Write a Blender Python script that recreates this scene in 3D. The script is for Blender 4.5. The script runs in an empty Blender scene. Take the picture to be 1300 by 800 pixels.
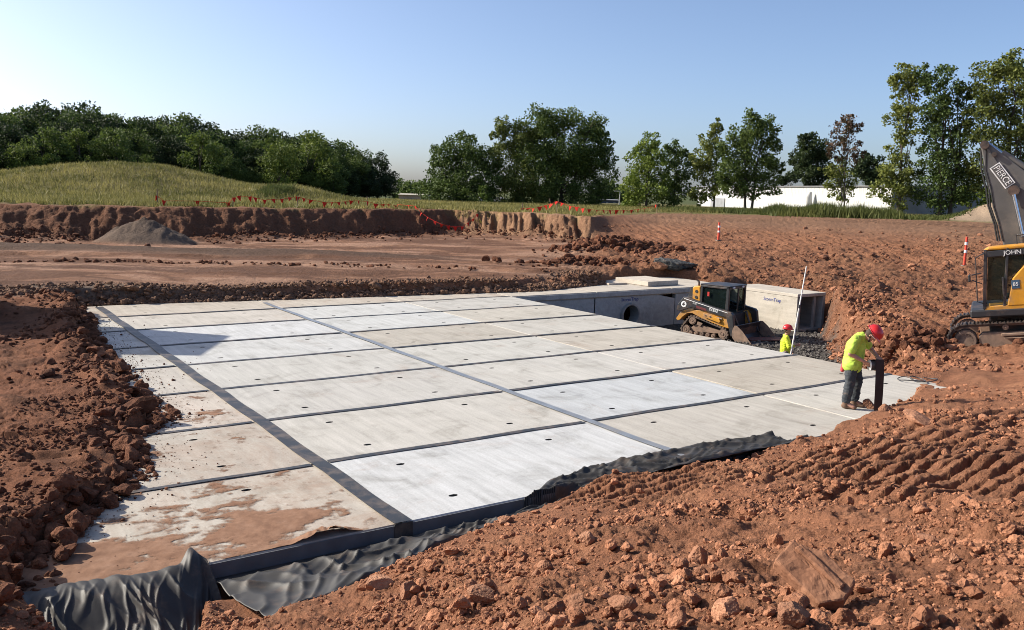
import bpy, bmesh, math, random
import numpy as np
from mathutils import Vector, Matrix

scene = bpy.context.scene
COL = scene.collection
R = math.radians

# ------------------------------------------------------------------ camera
HC = 3.7                       # eye height above the concrete deck (deck top is z = 0)
FPX, PITCH, ROLL = 1120.0, 0.1399, 0.0279
cam_d = bpy.data.cameras.new('camera')
cam = bpy.data.objects.new('camera', cam_d)
COL.objects.link(cam)
cam_d.sensor_width = 36.0
cam_d.lens = 36.0 * FPX / 1300.0
cam_d.clip_start, cam_d.clip_end = 0.05, 9000.0
_r0 = Vector((1, 0, 0)); _u0 = Vector((0, math.sin(PITCH), math.cos(PITCH))); _f0 = Vector((0, math.cos(PITCH), -math.sin(PITCH)))
_c, _s = math.cos(ROLL), math.sin(ROLL)
_r = _c * _r0 + _s * _u0
_u = -_s * _r0 + _c * _u0
cam.matrix_world = Matrix(((_r.x, _u.x, -_f0.x, 0), (_r.y, _u.y, -_f0.y, 0), (_r.z, _u.z, -_f0.z, HC), (0, 0, 0, 1)))
scene.camera = cam

# ------------------------------------------------------------------ sky, sun, exposure
SUN_EL, SUN_AZ = R(31), R(-76)          # azimuth measured from +Y towards +X
world = bpy.data.worlds.new('World'); scene.world = world; world.use_nodes = True
wn = world.node_tree.nodes; wl = world.node_tree.links
bg = wn['Background']
sky = wn.new('ShaderNodeTexSky'); sky.sky_type = 'NISHITA'; sky.sun_disc = False
sky.sun_elevation = SUN_EL; sky.sun_rotation = SUN_AZ
sky.altitude = 0; sky.air_density = 0.6; sky.dust_density = 1.9; sky.ozone_density = 2.2
wl.new(sky.outputs[0], bg.inputs[0]); bg.inputs[1].default_value = 0.122
sd = bpy.data.lights.new('sun', 'SUN'); sd.energy = 4.7; sd.angle = R(0.55); sd.color = (1.0, 0.92, 0.79)
sun = bpy.data.objects.new('sun', sd); COL.objects.link(sun)
_sdir = Vector((math.sin(SUN_AZ) * math.cos(SUN_EL), math.cos(SUN_AZ) * math.cos(SUN_EL), math.sin(SUN_EL)))
sun.rotation_euler = _sdir.to_track_quat('Z', 'Y').to_euler()
sun.location = _sdir * 60
scene.view_settings.view_transform = 'Standard'; scene.view_settings.look = 'None'
scene.view_settings.exposure = 0.76; scene.view_settings.gamma = 1.0
scene.cycles.max_bounces = 6
scene.cycles.filter_width = 0.95

rnd = random.Random(7)
rng = np.random.default_rng(11)

# ------------------------------------------------------------------ pixel geometry (where the photograph's points stand in the place)
def ray(px, py):
    x = (px - 650.0) / FPX; y = -(py - 400.0) / FPX
    x, y = _c * x - _s * y, _s * x + _c * y
    return np.array([x, math.cos(PITCH) + y * math.sin(PITCH), -math.sin(PITCH) + y * math.cos(PITCH)])
def at_z(px, py, z=0.0):
    d = ray(px, py); t = (z - HC) / d[2]
    return np.array([d[0] * t, d[1] * t, z])
def at_y(px, py, Y):
    d = ray(px, py); t = Y / d[1]
    return np.array([d[0] * t, Y, HC + d[2] * t])

# deck frame: u runs along the joints to the right, v away from the camera
YAW = 0.5968; OX, OY = -0.3105 * HC, 2.5419 * HC
CY, SY = math.cos(YAW), math.sin(YAW)
def w2(u, v): return OX + u * CY - v * SY, OY + u * SY + v * CY
def uv_of(X, Y):
    a = X - OX; b = Y - OY
    return a * CY + b * SY, -a * SY + b * CY
DECK = Matrix.Translation((OX, OY, 0)) @ Matrix.Rotation(YAW, 4, 'Z')
ROW = 2.4653; COLS = (-4.4, 0.0, 4.632, 8.82, 13.01)

# ------------------------------------------------------------------ object helpers
def link(o, parent=None):
    COL.objects.link(o)
    if parent is not None: o.parent = parent
    return o
def tag(o, label=None, cat=None, group=None, kind=None):
    if label: o['label'] = label
    if cat: o['category'] = cat
    if group: o['group'] = group
    if kind: o['kind'] = kind
    return o
def thing(name, label, cat, loc=(0, 0, 0), rotz=0.0, group=None):
    o = bpy.data.objects.new(name, None); link(o)
    o.location = loc; o.rotation_euler = (0, 0, rotz); o.empty_display_size = 0.2
    return tag(o, label, cat, group)
def np_mesh(name, verts, faces, mats=(), midx=None, smooth=False):
    verts = np.asarray(verts, dtype=np.float32); faces = np.asarray(faces, dtype=np.int32)
    me = bpy.data.meshes.new(name)
    n, k = faces.shape
    me.vertices.add(len(verts)); me.vertices.foreach_set('co', verts.ravel())
    me.loops.add(n * k); me.loops.foreach_set('vertex_index', faces.ravel())
    me.polygons.add(n); me.polygons.foreach_set('loop_start', np.arange(0, n * k, k, dtype=np.int32))
    try: me.polygons.foreach_set('loop_total', np.full(n, k, dtype=np.int32))
    except Exception: pass
    for m in mats: me.materials.append(m)
    if midx is not None: me.polygons.foreach_set('material_index', np.asarray(midx, dtype=np.int32))
    me.polygons.foreach_set('use_smooth', np.full(n, bool(smooth)))
    me.update(calc_edges=True)
    return me
def np_obj(name, verts, faces, mat, parent=None, smooth=False):
    return link(bpy.data.objects.new(name, np_mesh(name, verts, faces, [mat], None, smooth)), parent)

class MB:
    """collects boxes, prisms, tubes and lathes into one mesh"""
    def __init__(s): s.v = []; s.f = []; s.M = Matrix.Identity(4)
    def add(s, vs, fs):
        o = len(s.v)
        s.v += [tuple(s.M @ Vector(p)) for p in vs]
        s.f += [tuple(i + o for i in f) for f in fs]
        return s
    def box(s, c, d, rot=None, bev=0.0):
        x, y, z = d[0] / 2, d[1] / 2, d[2] / 2
        if bev > 0:
            b = min(bev, x * .9, y * .9, z * .9)
            bm = bmesh.new(); bmesh.ops.create_cube(bm, size=1.0)
            for w in bm.verts: w.co = Vector((w.co.x * d[0], w.co.y * d[1], w.co.z * d[2]))
            bmesh.ops.bevel(bm, geom=bm.edges[:], offset=b, segments=1, affect='EDGES')
            bm.verts.index_update()
            vs = [w.co.copy() for w in bm.verts]; fs = [[w.index for w in f.verts] for f in bm.faces]; bm.free()
        else:
            vs = [Vector((i, j, k)) for i in (-x, x) for j in (-y, y) for k in (-z, z)]
            fs = [(0, 1, 3, 2), (4, 6, 7, 5), (0, 4, 5, 1), (2, 3, 7, 6), (0, 2, 6, 4), (1, 5, 7, 3)]
        T = Matrix.Translation(c)
        if rot is not None: T = T @ (rot if isinstance(rot, Matrix) else Matrix.Rotation(rot, 4, 'Z'))
        return s.add([T @ p for p in vs], fs)
    def prism(s, pts, lo, hi, plane='xz'):
        n = len(pts)
        def P(p, h):
            if plane == 'xz': return Vector((p[0], h, p[1]))
            if plane == 'xy': return Vector((p[0], p[1], h))
            return Vector((h, p[0], p[1]))
        vs = [P(p, lo) for p in pts] + [P(p, hi) for p in pts]
        fs = [tuple(range(n)), tuple(range(2 * n - 1, n - 1, -1))] + [(i, (i + 1) % n, n + (i + 1) % n, n + i) for i in range(n)]
        return s.add(vs, fs)
    def tube(s, path, rad, seg=8, caps=True):
        path = [Vector(p) for p in path]
        if not hasattr(rad, '__len__'): rad = [rad] * len(path)
        vs = []; fs = []
        prev = None
        for i, p in enumerate(path):
            d = (path[min(i + 1, len(path) - 1)] - path[max(i - 1, 0)]).normalized()
            if prev is None: a = d.orthogonal().normalized()
            else: a = (prev - d * prev.dot(d)).normalized()
            prev = a; b = d.cross(a)
            for k in range(seg):
                t = 2 * math.pi * k / seg
                vs.append(p + (a * math.cos(t) + b * math.sin(t)) * rad[i])
        for i in range(len(path) - 1):
            for k in range(seg):
                k2 = (k + 1) % seg
                fs.append((i * seg + k, i * seg + k2, (i + 1) * seg + k2, (i + 1) * seg + k))
        if caps:
            fs.append(tuple(range(seg - 1, -1, -1))); fs.append(tuple(range((len(path) - 1) * seg, len(path) * seg)))
        return s.add(vs, fs)
    def cyl(s, c, r, h, axis='y', seg=20, r2=None):
        d = {'x': Vector((1, 0, 0)), 'y': Vector((0, 1, 0)), 'z': Vector((0, 0, 1))}[axis]
        c = Vector(c)
        return s.tube([c - d * h / 2, c + d * h / 2], [r, r if r2 is None else r2], seg)
    def ring(s, c, r0, r1, h, axis='y', seg=24):
        vs = []; fs = []; c = Vector(c)
        ax = {'x': 0, 'y': 1, 'z': 2}[axis]; o = [i for i in range(3) if i != ax]
        for k in range(seg):
            t = 2 * math.pi * k / seg
            for (r, hh) in ((r0, -h / 2), (r1, -h / 2), (r1, h / 2), (r0, h / 2)):
                p = [0, 0, 0]; p[o[0]] = r * math.cos(t); p[o[1]] = r * math.sin(t); p[ax] = hh
                vs.append(c + Vector(p))
        for k in range(seg):
            k2 = (k + 1) % seg
            for j in range(4):
                fs.append((k * 4 + j, k2 * 4 + j, k2 * 4 + (j + 1) % 4, k * 4 + (j + 1) % 4))
        return s.add(vs, fs)
    def build(s, name, mat, parent=None, smooth=False, bevel=0.0):
        me = bpy.data.meshes.new(name)
        me.from_pydata([tuple(p) for p in s.v], [], s.f)
        bm = bmesh.new(); bm.from_mesh(me)
        bmesh.ops.recalc_face_normals(bm, faces=bm.faces[:])
        bm.to_mesh(me); bm.free()
        me.materials.append(mat)
        if smooth:
            me.polygons.foreach_set('use_smooth', np.full(len(me.polygons), True))
            try: me.set_sharp_from_angle(angle=R(40))
            except Exception: pass
        me.update()
        o = link(bpy.data.objects.new(name, me), parent)
        if bevel > 0:
            b = o.modifiers.new('edge', 'BEVEL'); b.width = bevel; b.segments = 2; b.limit_method = 'ANGLE'; b.angle_limit = R(50)
        return o
def text_mesh(s, size, depth=0.004):
    cu = bpy.data.curves.new('lettering', 'FONT'); cu.body = s; cu.size = size; cu.extrude = depth; cu.align_x = 'CENTER'; cu.align_y = 'CENTER'
    cu.resolution_u = 3
    o = bpy.data.objects.new('lettering', cu); COL.objects.link(o)
    dg = bpy.context.evaluated_depsgraph_get()
    me = bpy.data.meshes.new_from_object(o.evaluated_get(dg))
    bpy.data.objects.remove(o); bpy.data.curves.remove(cu)
    return me
def text_obj(s, size, mat, M, parent, depth=0.004):
    me = text_mesh(s, size, depth); me.materials.clear(); me.materials.append(mat); me.transform(M)
    return link(bpy.data.objects.new('lettering', me), parent)

# ------------------------------------------------------------------ noise
def _hash(ix, iy, seed):
    h = (ix.astype(np.int64) * 374761393 + iy.astype(np.int64) * 668265263 + seed * 2147483647) & 0xffffffff
    h = ((h ^ (h >> 13)) * 1274126177) & 0xffffffff
    h = h ^ (h >> 16)
    return h.astype(np.float64) / 4294967296.0
def perlin(x, y, seed=0):
    x = np.asarray(x, float); y = np.asarray(y, float)
    ix = np.floor(x); iy = np.floor(y); fx = x - ix; fy = y - iy
    ix = ix.astype(np.int64); iy = iy.astype(np.int64)
    def g(dx, dy):
        a = _hash(ix + dx, iy + dy, seed) * 2 * math.pi
        return np.cos(a) * (fx - dx) + np.sin(a) * (fy - dy)
    u = fx * fx * fx * (fx * (fx * 6 - 15) + 10); v = fy * fy * fy * (fy * (fy * 6 - 15) + 10)
    a = g(0, 0); b = g(1, 0); c = g(0, 1); d = g(1, 1)
    return (a + (b - a) * u + (c - a) * v + (a - b - c + d) * u * v) * 1.5
def fbm(x, y, oct=4, seed=0, lac=2.03, gain=0.5):
    s = 0; a = 1.0
    for i in range(oct):
        s = s + a * perlin(x, y, seed + i * 17); x = x * lac + 3.7; y = y * lac - 1.3; a *= gain
    return s
def billow(x, y, oct=3, seed=0, gain=0.5):
    s = 0; a = 1.0
    for i in range(oct):
        s = s + a * (np.abs(perlin(x, y, seed + i * 17)) - 0.25); x = x * 2.1 + 5.1; y = y * 2.1 + 2.2; a *= gain
    return s
def worley(x, y, seed=0):
    """distance to the nearest point, ridge distance to the next, and the nearest cell's own number"""
    ix = np.floor(x).astype(np.int64); iy = np.floor(y).astype(np.int64)
    f1 = np.full(x.shape, 9.0); f2 = np.full(x.shape, 9.0); cid = np.zeros(x.shape)
    for dx in (-1, 0, 1):
        for dy in (-1, 0, 1):
            a = ix + dx; b = iy + dy
            d = np.hypot(a + _hash(a, b, seed) - x, b + _hash(a, b, seed + 7) - y); h = _hash(a, b, seed + 13)
            n1 = d < f1
            f2 = np.where(n1, f1, np.minimum(f2, d)); cid = np.where(n1, h, cid); f1 = np.where(n1, d, f1)
    return f1, f2 - f1, cid
def sst(a, b, x):
    t = np.clip((x - a) / (b - a), 0, 1); return t * t * (3 - 2 * t)

# ------------------------------------------------------------------ materials
def node_mat(name):
    m = bpy.data.materials.new(name); m.use_nodes = True
    nt = m.node_tree; p = nt.nodes['Principled BSDF']
    return m, nt, nt.nodes, nt.links, p
def N(nodes, kind, **kw):
    n = nodes.new('ShaderNode' + kind)
    for k, v in kw.items(): setattr(n, k, v)
    return n
def ramp(nodes, stops):
    r = nodes.new('ShaderNodeValToRGB'); e = r.color_ramp.elements
    while len(e) < len(stops): e.new(0.5)
    for i, (p, c) in enumerate(stops):
        e[i].position = p; e[i].color = (*c, 1) if len(c) == 3 else c
    return r
def mixrgb(nodes, links, typ, fac, a, b):
    m = nodes.new('ShaderNodeMixRGB'); m.blend_type = typ
    for i, v in ((0, fac), (1, a), (2, b)):
        if hasattr(v, 'links') or hasattr(v, 'is_linked'): links.new(v, m.inputs[i])
        elif i == 0: m.inputs[0].default_value = v
        else: m.inputs[i].default_value = (*v, 1)
    return m.outputs[0]
def plain(name, col, rough=0.6, metal=0.0, dirt=None, dirt_amt=0.35, scale=6.0, bump=0.0, spec=0.5):
    """painted or bare surface with uneven tone and optional dust"""
    m, nt, n, l, p = node_mat(name)
    tc = N(n, 'TexCoord'); no = N(n, 'TexNoise'); no.inputs['Scale'].default_value = scale; no.inputs['Detail'].default_value = 6
    l.new(tc.outputs['Object'], no.inputs['Vector'])
    dk = tuple(c * 0.78 for c in col); lt = tuple(min(1, c * 1.15) for c in col)
    rp = ramp(n, [(0.3, dk), (0.7, lt)]); l.new(no.outputs[0], rp.inputs[0])
    out = rp.outputs[0]
    if dirt is not None:
        n2 = N(n, 'TexNoise'); n2.inputs['Scale'].default_value = scale * 0.6; n2.inputs['Detail'].default_value = 8; n2.inputs['Roughness'].default_value = 0.7
        l.new(tc.outputs['Object'], n2.inputs['Vector'])
        r2 = ramp(n, [(0.62 - dirt_amt * 0.5, (0, 0, 0)), (0.8 - dirt_amt * 0.35, (1, 1, 1))]); l.new(n2.outputs[0], r2.inputs[0])
        out = mixrgb(n, l, 'MIX', r2.outputs[0], out, dirt)
    l.new(out, p.inputs['Base Color'])
    p.inputs['Roughness'].default_value = rough; p.inputs['Metallic'].default_value = metal
    p.inputs['Specular IOR Level'].default_value = spec
    if bump > 0:
        b = N(n, 'Bump'); b.inputs['Strength'].default_value = bump; b.inputs['Distance'].default_value = 0.01
        l.new(no.outputs[0], b.inputs['Height']); l.new(b.outputs[0], p.inputs['Normal'])
    return m

def soil_mat():
    m, nt, n, l, p = node_mat('soil')
    at = N(n, 'Attribute', attribute_name='soil'); tc = N(n, 'TexCoord')
    n1 = N(n, 'TexNoise'); n1.inputs['Scale'].default_value = 9; n1.inputs['Detail'].default_value = 10; n1.inputs['Roughness'].default_value = 0.72
    n2 = N(n, 'TexNoise'); n2.inputs['Scale'].default_value = 70; n2.inputs['Detail'].default_value = 6; n2.inputs['Roughness'].default_value = 0.7
    for q in (n1, n2): l.new(tc.outputs['Object'], q.inputs['Vector'])
    r1 = ramp(n, [(0.28, (0.62, 0.6, 0.6)), (0.5, (1, 1, 1)), (0.75, (1.32, 1.3, 1.28))]); l.new(n1.outputs[0], r1.inputs[0])
    c = mixrgb(n, l, 'MULTIPLY', 1.0, at.outputs['Color'], r1.outputs[0])
    r2 = ramp(n, [(0.3, (0.72, 0.72, 0.72)), (0.7, (1.25, 1.25, 1.25))]); l.new(n2.outputs[0], r2.inputs[0])
    c = mixrgb(n, l, 'MULTIPLY', 1.0, c, r2.outputs[0])
    l.new(c, p.inputs['Base Color']); p.inputs['Roughness'].default_value = 0.97; p.inputs['Specular IOR Level'].default_value = 0.15
    vo = N(n, 'TexVoronoi'); vo.inputs['Scale'].default_value = 34; l.new(tc.outputs['Object'], vo.inputs['Vector'])
    ad = N(n, 'Math', operation='MULTIPLY_ADD'); l.new(n1.outputs[0], ad.inputs[0]); ad.inputs[1].default_value = 1.6; l.new(n2.outputs[0], ad.inputs[2])
    ad2 = N(n, 'Math', operation='MULTIPLY_ADD'); l.new(vo.outputs['Distance'], ad2.inputs[0]); ad2.inputs[1].default_value = -0.5; l.new(ad.outputs[0], ad2.inputs[2])
    b = N(n, 'Bump'); b.inputs['Strength'].default_value = 1.0; b.inputs['Distance'].default_value = 0.035
    l.new(ad2.outputs[0], b.inputs['Height'])
    # broken crust at hand and arm's-length size, for the ground farther off
    n3 = N(n, 'TexNoise'); n3.inputs['Scale'].default_value = 3.2; n3.inputs['Detail'].default_value = 12; n3.inputs['Roughness'].default_value = 0.75; n3.inputs['Distortion'].default_value = 0.4
    l.new(tc.outputs['Object'], n3.inputs['Vector'])
    v3 = N(n, 'TexVoronoi'); v3.inputs['Scale'].default_value = 4.5; l.new(tc.outputs['Object'], v3.inputs['Vector'])
    a3 = N(n, 'Math', operation='MULTIPLY_ADD'); l.new(v3.outputs['Distance'], a3.inputs[0]); a3.inputs[1].default_value = -0.35; l.new(n3.outputs[0], a3.inputs[2])
    b3 = N(n, 'Bump'); b3.inputs['Strength'].default_value = 1.0; b3.inputs['Distance'].default_value = 0.22
    m3 = N(n, 'Math', operation='MULTIPLY'); l.new(a3.outputs[0], m3.inputs[0]); l.new(at.outputs['Alpha'], m3.inputs[1])
    l.new(m3.outputs[0], b3.inputs['Height']); l.new(b.outputs[0], b3.inputs['Normal']); l.new(b3.outputs[0], p.inputs['Normal'])
    return m
def clod_mat(name, dark, mid, light, scale=9):
    m, nt, n, l, p = node_mat(name)
    tc = N(n, 'TexCoord'); oi = N(n, 'ObjectInfo'); ge = N(n, 'NewGeometry')
    n1 = N(n, 'TexNoise'); n1.inputs['Scale'].default_value = scale; n1.inputs['Detail'].default_value = 9; n1.inputs['Roughness'].default_value = 0.7
    l.new(ge.outputs['Position'], n1.inputs['Vector'])
    rp = ramp(n, [(0.25, dark), (0.5, mid), (0.78, light)]); l.new(n1.outputs[0], rp.inputs[0])
    r3 = ramp(n, [(0, (0.72, 0.7, 0.7)), (1, (1.2, 1.2, 1.2))])
    at = N(n, 'Attribute', attribute_name='tone')
    ad = N(n, 'Math', operation='ADD'); l.new(oi.outputs['Random'], ad.inputs[0]); l.new(at.outputs['Fac'], ad.inputs[1])
    fr = N(n, 'Math', operation='FRACT'); l.new(ad.outputs[0], fr.inputs[0]); l.new(fr.outputs[0], r3.inputs[0])
    c = mixrgb(n, l, 'MULTIPLY', 1.0, rp.outputs[0], r3.outputs[0])
    l.new(c, p.inputs['Base Color']); p.inputs['Roughness'].default_value = 0.96; p.inputs['Specular IOR Level'].default_value = 0.15
    n2 = N(n, 'TexNoise'); n2.inputs['Scale'].default_value = 45; n2.inputs['Detail'].default_value = 8; l.new(ge.outputs['Position'], n2.inputs['Vector'])
    b = N(n, 'Bump'); b.inputs['Strength'].default_value = 1.0; b.inputs['Distance'].default_value = 0.02
    l.new(n2.outputs[0], b.inputs['Height']); l.new(b.outputs[0], p.inputs['Normal'])
    return m
def concrete_mat(name, stain=0.5, rough_tint=(1, 1, 1), use_obj=True):
    m, nt, n, l, p = node_mat(name)
    tc = N(n, 'TexCoord'); oi = N(n, 'ObjectInfo'); ge = N(n, 'NewGeometry')
    base = (0.405, 0.392, 0.366)
    # broom streaks running along the slab, in object space plus a per-object shift
    sh = N(n, 'VectorMath', operation='ADD'); l.new(tc.outputs['Object'], sh.inputs[0])
    rv = N(n, 'CombineXYZ'); mu = N(n, 'Math', operation='MULTIPLY'); mu.inputs[1].default_value = 37.0
    l.new(oi.outputs['Random'], mu.inputs[0]); l.new(mu.outputs[0], rv.inputs[0]); l.new(mu.outputs[0], rv.inputs[1]); l.new(rv.outputs[0], sh.inputs[1])
    mp = N(n, 'Mapping'); mp.inputs['Scale'].default_value = (8, 0.6, 8); mp.inputs['Rotation'].default_value = (0, 0, 0.12); l.new(sh.outputs[0], mp.inputs['Vector'])
    s1 = N(n, 'TexNoise'); s1.inputs['Scale'].default_value = 1.0; s1.inputs['Detail'].default_value = 7; s1.inputs['Roughness'].default_value = 0.65; l.new(mp.outputs[0], s1.inputs['Vector'])
    s2 = N(n, 'TexNoise'); s2.inputs['Scale'].default_value = 1.3; s2.inputs['Detail'].default_value = 9; s2.inputs['Roughness'].default_value = 0.68; s2.inputs['Distortion'].default_value = 0.6; l.new(sh.outputs[0], s2.inputs['Vector'])
    s3 = N(n, 'TexNoise'); s3.inputs['Scale'].default_value = 38; s3.inputs['Detail'].default_value = 5; l.new(sh.outputs[0], s3.inputs['Vector'])
    ra = ramp(n, [(0.3, (0.84, 0.84, 0.85)), (0.52, (1, 1, 1)), (0.72, (1.13, 1.13, 1.14))]); l.new(s1.outputs[0], ra.inputs[0])
    rb = ramp(n, [(0.3, (0.72, 0.71, 0.69)), (0.47, (1, 1, 1)), (0.75, (1.12, 1.12, 1.13))]); l.new(s2.outputs[0], rb.inputs[0])
    rc = ramp(n, [(0.3, (0.9, 0.9, 0.9)), (0.7, (1.07, 1.07, 1.07))]); l.new(s3.outputs[0], rc.inputs[0])
    c = mixrgb(n, l, 'MULTIPLY', 1.0, base, ra.outputs[0])
    c = mixrgb(n, l, 'MULTIPLY', 1.0, c, rb.outputs[0])
    c = mixrgb(n, l, 'MULTIPLY', 1.0, c, rc.outputs[0])
    if use_obj: c = mixrgb(n, l, 'MULTIPLY', 1.0, c, oi.outputs['Color'])
    # earth-coloured smears where boots and wheels have carried mud
    s4 = N(n, 'TexNoise'); s4.inputs['Scale'].default_value = 0.55; s4.inputs['Detail'].default_value = 10; s4.inputs['Roughness'].default_value = 0.75; s4.inputs['Distortion'].default_value = 1.2; l.new(ge.outputs['Position'], s4.inputs['Vector'])
    al = N(n, 'Math', operation='MULTIPLY_ADD'); l.new(oi.outputs['Alpha'], al.inputs[0]); al.inputs[1].default_value = -0.22; al.inputs[2].default_value = 0.22
    s5 = N(n, 'TexNoise'); s5.inputs['Scale'].default_value = 14; s5.inputs['Detail'].default_value = 8; s5.inputs['Roughness'].default_value = 0.8; l.new(ge.outputs['Position'], s5.inputs['Vector'])
    m5 = N(n, 'Math', operation='MULTIPLY_ADD'); l.new(s5.outputs[0], m5.inputs[0]); m5.inputs[1].default_value = 0.22; m5.inputs[2].default_value = -0.11
    a5 = N(n, 'Math', operation='ADD'); l.new(s4.outputs[0], a5.inputs[0]); l.new(m5.outputs[0], a5.inputs[1])
    a6 = N(n, 'Math', operation='ADD'); l.new(a5.outputs[0], a6.inputs[0]); l.new(al.outputs[0], a6.inputs[1])
    rd = ramp(n, [(0.56 , (0, 0, 0)), (0.8, (stain, stain, stain))]); l.new(a6.outputs[0], rd.inputs[0])
    c = mixrgb(n, l, 'MIX', rd.outputs[0], c, (0.27, 0.165, 0.11))
    l.new(c, p.inputs['Base Color']); p.inputs['Roughness'].default_value = 0.86; p.inputs['Specular IOR Level'].default_value = 0.3
    b = N(n, 'Bump'); b.inputs['Strength'].default_value = 0.25; b.inputs['Distance'].default_value = 0.004
    ad = N(n, 'Math', operation='ADD'); l.new(s1.outputs[0], ad.inputs[0]); l.new(s3.outputs[0], ad.inputs[1])
    l.new(ad.outputs[0], b.inputs['Height']); l.new(b.outputs[0], p.inputs['Normal'])
    return m
def leaf_mat(name, dark, light, trans=0.25):
    m, nt, n, l, p = node_mat(name)
    at = N(n, 'Attribute', attribute_name='leafvar'); oi = N(n, 'ObjectInfo')
    rp = ramp(n, [(0.0, dark), (1.0, light)]); l.new(at.outputs['Fac'], rp.inputs[0])
    r2 = ramp(n, [(0, (0.8, 0.85, 0.85)), (1, (1.2, 1.15, 1.0))]); l.new(oi.outputs['Random'], r2.inputs[0])
    c = mixrgb(n, l, 'MULTIPLY', 1.0, rp.outputs[0], r2.outputs[0])
    l.new(c, p.inputs['Base Color']); p.inputs['Roughness'].default_value = 0.62; p.inputs['Specular IOR Level'].default_value = 0.25
    tr = N(n, 'BsdfTranslucent'); l.new(c, tr.inputs['Color'])
    mx = N(n, 'MixShader'); mx.inputs[0].default_value = trans
    l.new(p.outputs[0], mx.inputs[1]); l.new(tr.outputs[0], mx.inputs[2])
    l.new(mx.outputs[0], n['Material Output'].inputs['Surface'])
    return m
M = {}
M['soil'] = soil_mat()
M['red_clod'] = clod_mat('red_clod', (0.15, 0.064, 0.036), (0.29, 0.132, 0.073), (0.44, 0.225, 0.135))
M['brown_clod'] = clod_mat('brown_clod', (0.12, 0.053, 0.031), (0.24, 0.11, 0.063), (0.36, 0.185, 0.11))
M['dark_clod'] = clod_mat('dark_clod', (0.055, 0.024, 0.014), (0.13, 0.055, 0.031), (0.25, 0.115, 0.064))
M['gravel'] = clod_mat('gravel', (0.085, 0.046, 0.03), (0.175, 0.1, 0.064), (0.32, 0.205, 0.14), 14)
M['grey_gravel'] = clod_mat('grey_gravel', (0.05, 0.046, 0.043), (0.12, 0.11, 0.1), (0.24, 0.22, 0.2), 14)
M['boulder'] = clod_mat('boulder', (0.18, 0.085, 0.05), (0.31, 0.155, 0.093), (0.43, 0.245, 0.152), 6)
M['dried_mud'] = clod_mat('dried_mud', (0.2, 0.095, 0.055), (0.3, 0.148, 0.086), (0.4, 0.215, 0.13), 4)
for q in M['dried_mud'].node_tree.nodes:
    if q.type == 'BUMP': q.inputs['Strength'].default_value = 0.45; q.inputs['Distance'].default_value = 0.01
M['concrete'] = concrete_mat('concrete', 0.55)
M['wall_concrete'] = concrete_mat('wall_concrete', 0.3)
M['tape'] = plain('tape', (0.032, 0.034, 0.037), 0.5, dirt=(0.17, 0.13, 0.1), dirt_amt=0.3, scale=4.0, bump=0.2)
M['tape_pale'] = plain('tape_pale', (0.19, 0.21, 0.24), 0.4, dirt=(0.22, 0.21, 0.2), dirt_amt=0.3, scale=3.0)
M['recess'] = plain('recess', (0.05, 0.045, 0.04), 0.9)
M['lead_face'] = plain('membrane', (0.13, 0.135, 0.146), 0.6, dirt=(0.16, 0.14, 0.125), dirt_amt=0.1, scale=4)
M['fabric'] = plain('fabric', (0.030, 0.028, 0.026), 0.6, dirt=(0.10, 0.07, 0.05), dirt_amt=0.2, scale=5, bump=0.15)
M['mud'] = clod_mat('mud', (0.125, 0.066, 0.042), (0.195, 0.11, 0.07), (0.27, 0.165, 0.112), 4)
def film(m):
    nt = m.node_tree; n = nt.nodes; l = nt.links; p = n['Principled BSDF']
    at = N(n, 'Attribute', attribute_name='cover'); ge = N(n, 'NewGeometry')
    n1 = N(n, 'TexNoise'); n1.inputs['Scale'].default_value = 5.0; n1.inputs['Detail'].default_value = 12; n1.inputs['Roughness'].default_value = 0.78; l.new(ge.outputs['Position'], n1.inputs['Vector'])
    a = N(n, 'Math', operation='MULTIPLY_ADD'); l.new(n1.outputs[0], a.inputs[0]); a.inputs[1].default_value = 1.5; l.new(at.outputs['Fac'], a.inputs[2])
    r = ramp(n, [(0.62, (0, 0, 0)), (0.80, (.55, .55, .55)), (0.96, (1, 1, 1))]); l.new(a.outputs[0], r.inputs[0])
    tr = N(n, 'BsdfTransparent'); mx = N(n, 'MixShader'); l.new(r.outputs[0], mx.inputs[0]); l.new(tr.outputs[0], mx.inputs[1]); l.new(p.outputs[0], mx.inputs[2])
    l.new(mx.outputs[0], n['Material Output'].inputs[0])
film(M['mud'])
for q in M['mud'].node_tree.nodes:
    if q.type == 'BUMP': q.inputs['Strength'].default_value = 0.35; q.inputs['Distance'].default_value = 0.006
M['grass'] = leaf_mat('grass', (0.10, 0.105, 0.032), (0.30, 0.265, 0.105), 0.35)
M['weed'] = leaf_mat('weed', (0.06, 0.08, 0.022), (0.16, 0.17, 0.05), 0.35)
M['leaf_dark'] = leaf_mat('leaf_dark', (0.015, 0.029, 0.009), (0.05, 0.074, 0.022))
M['leaf_mid'] = leaf_mat('leaf_mid', (0.042, 0.072, 0.016), (0.145, 0.195, 0.048))
M['leaf_bright'] = leaf_mat('leaf_bright', (0.065, 0.105, 0.018), (0.20, 0.26, 0.05))
M['leaf_olive'] = leaf_mat('leaf_olive', (0.065, 0.09, 0.021), (0.22, 0.245, 0.06))
M['leaf_fresh'] = leaf_mat('leaf_fresh', (0.052, 0.085, 0.016), (0.175, 0.225, 0.047))
M['leaf_red'] = leaf_mat('leaf_red', (0.05, 0.05, 0.025), (0.17, 0.09, 0.06))
M['bark'] = plain('bark', (0.075, 0.06, 0.046), 0.9, scale=3)

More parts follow.
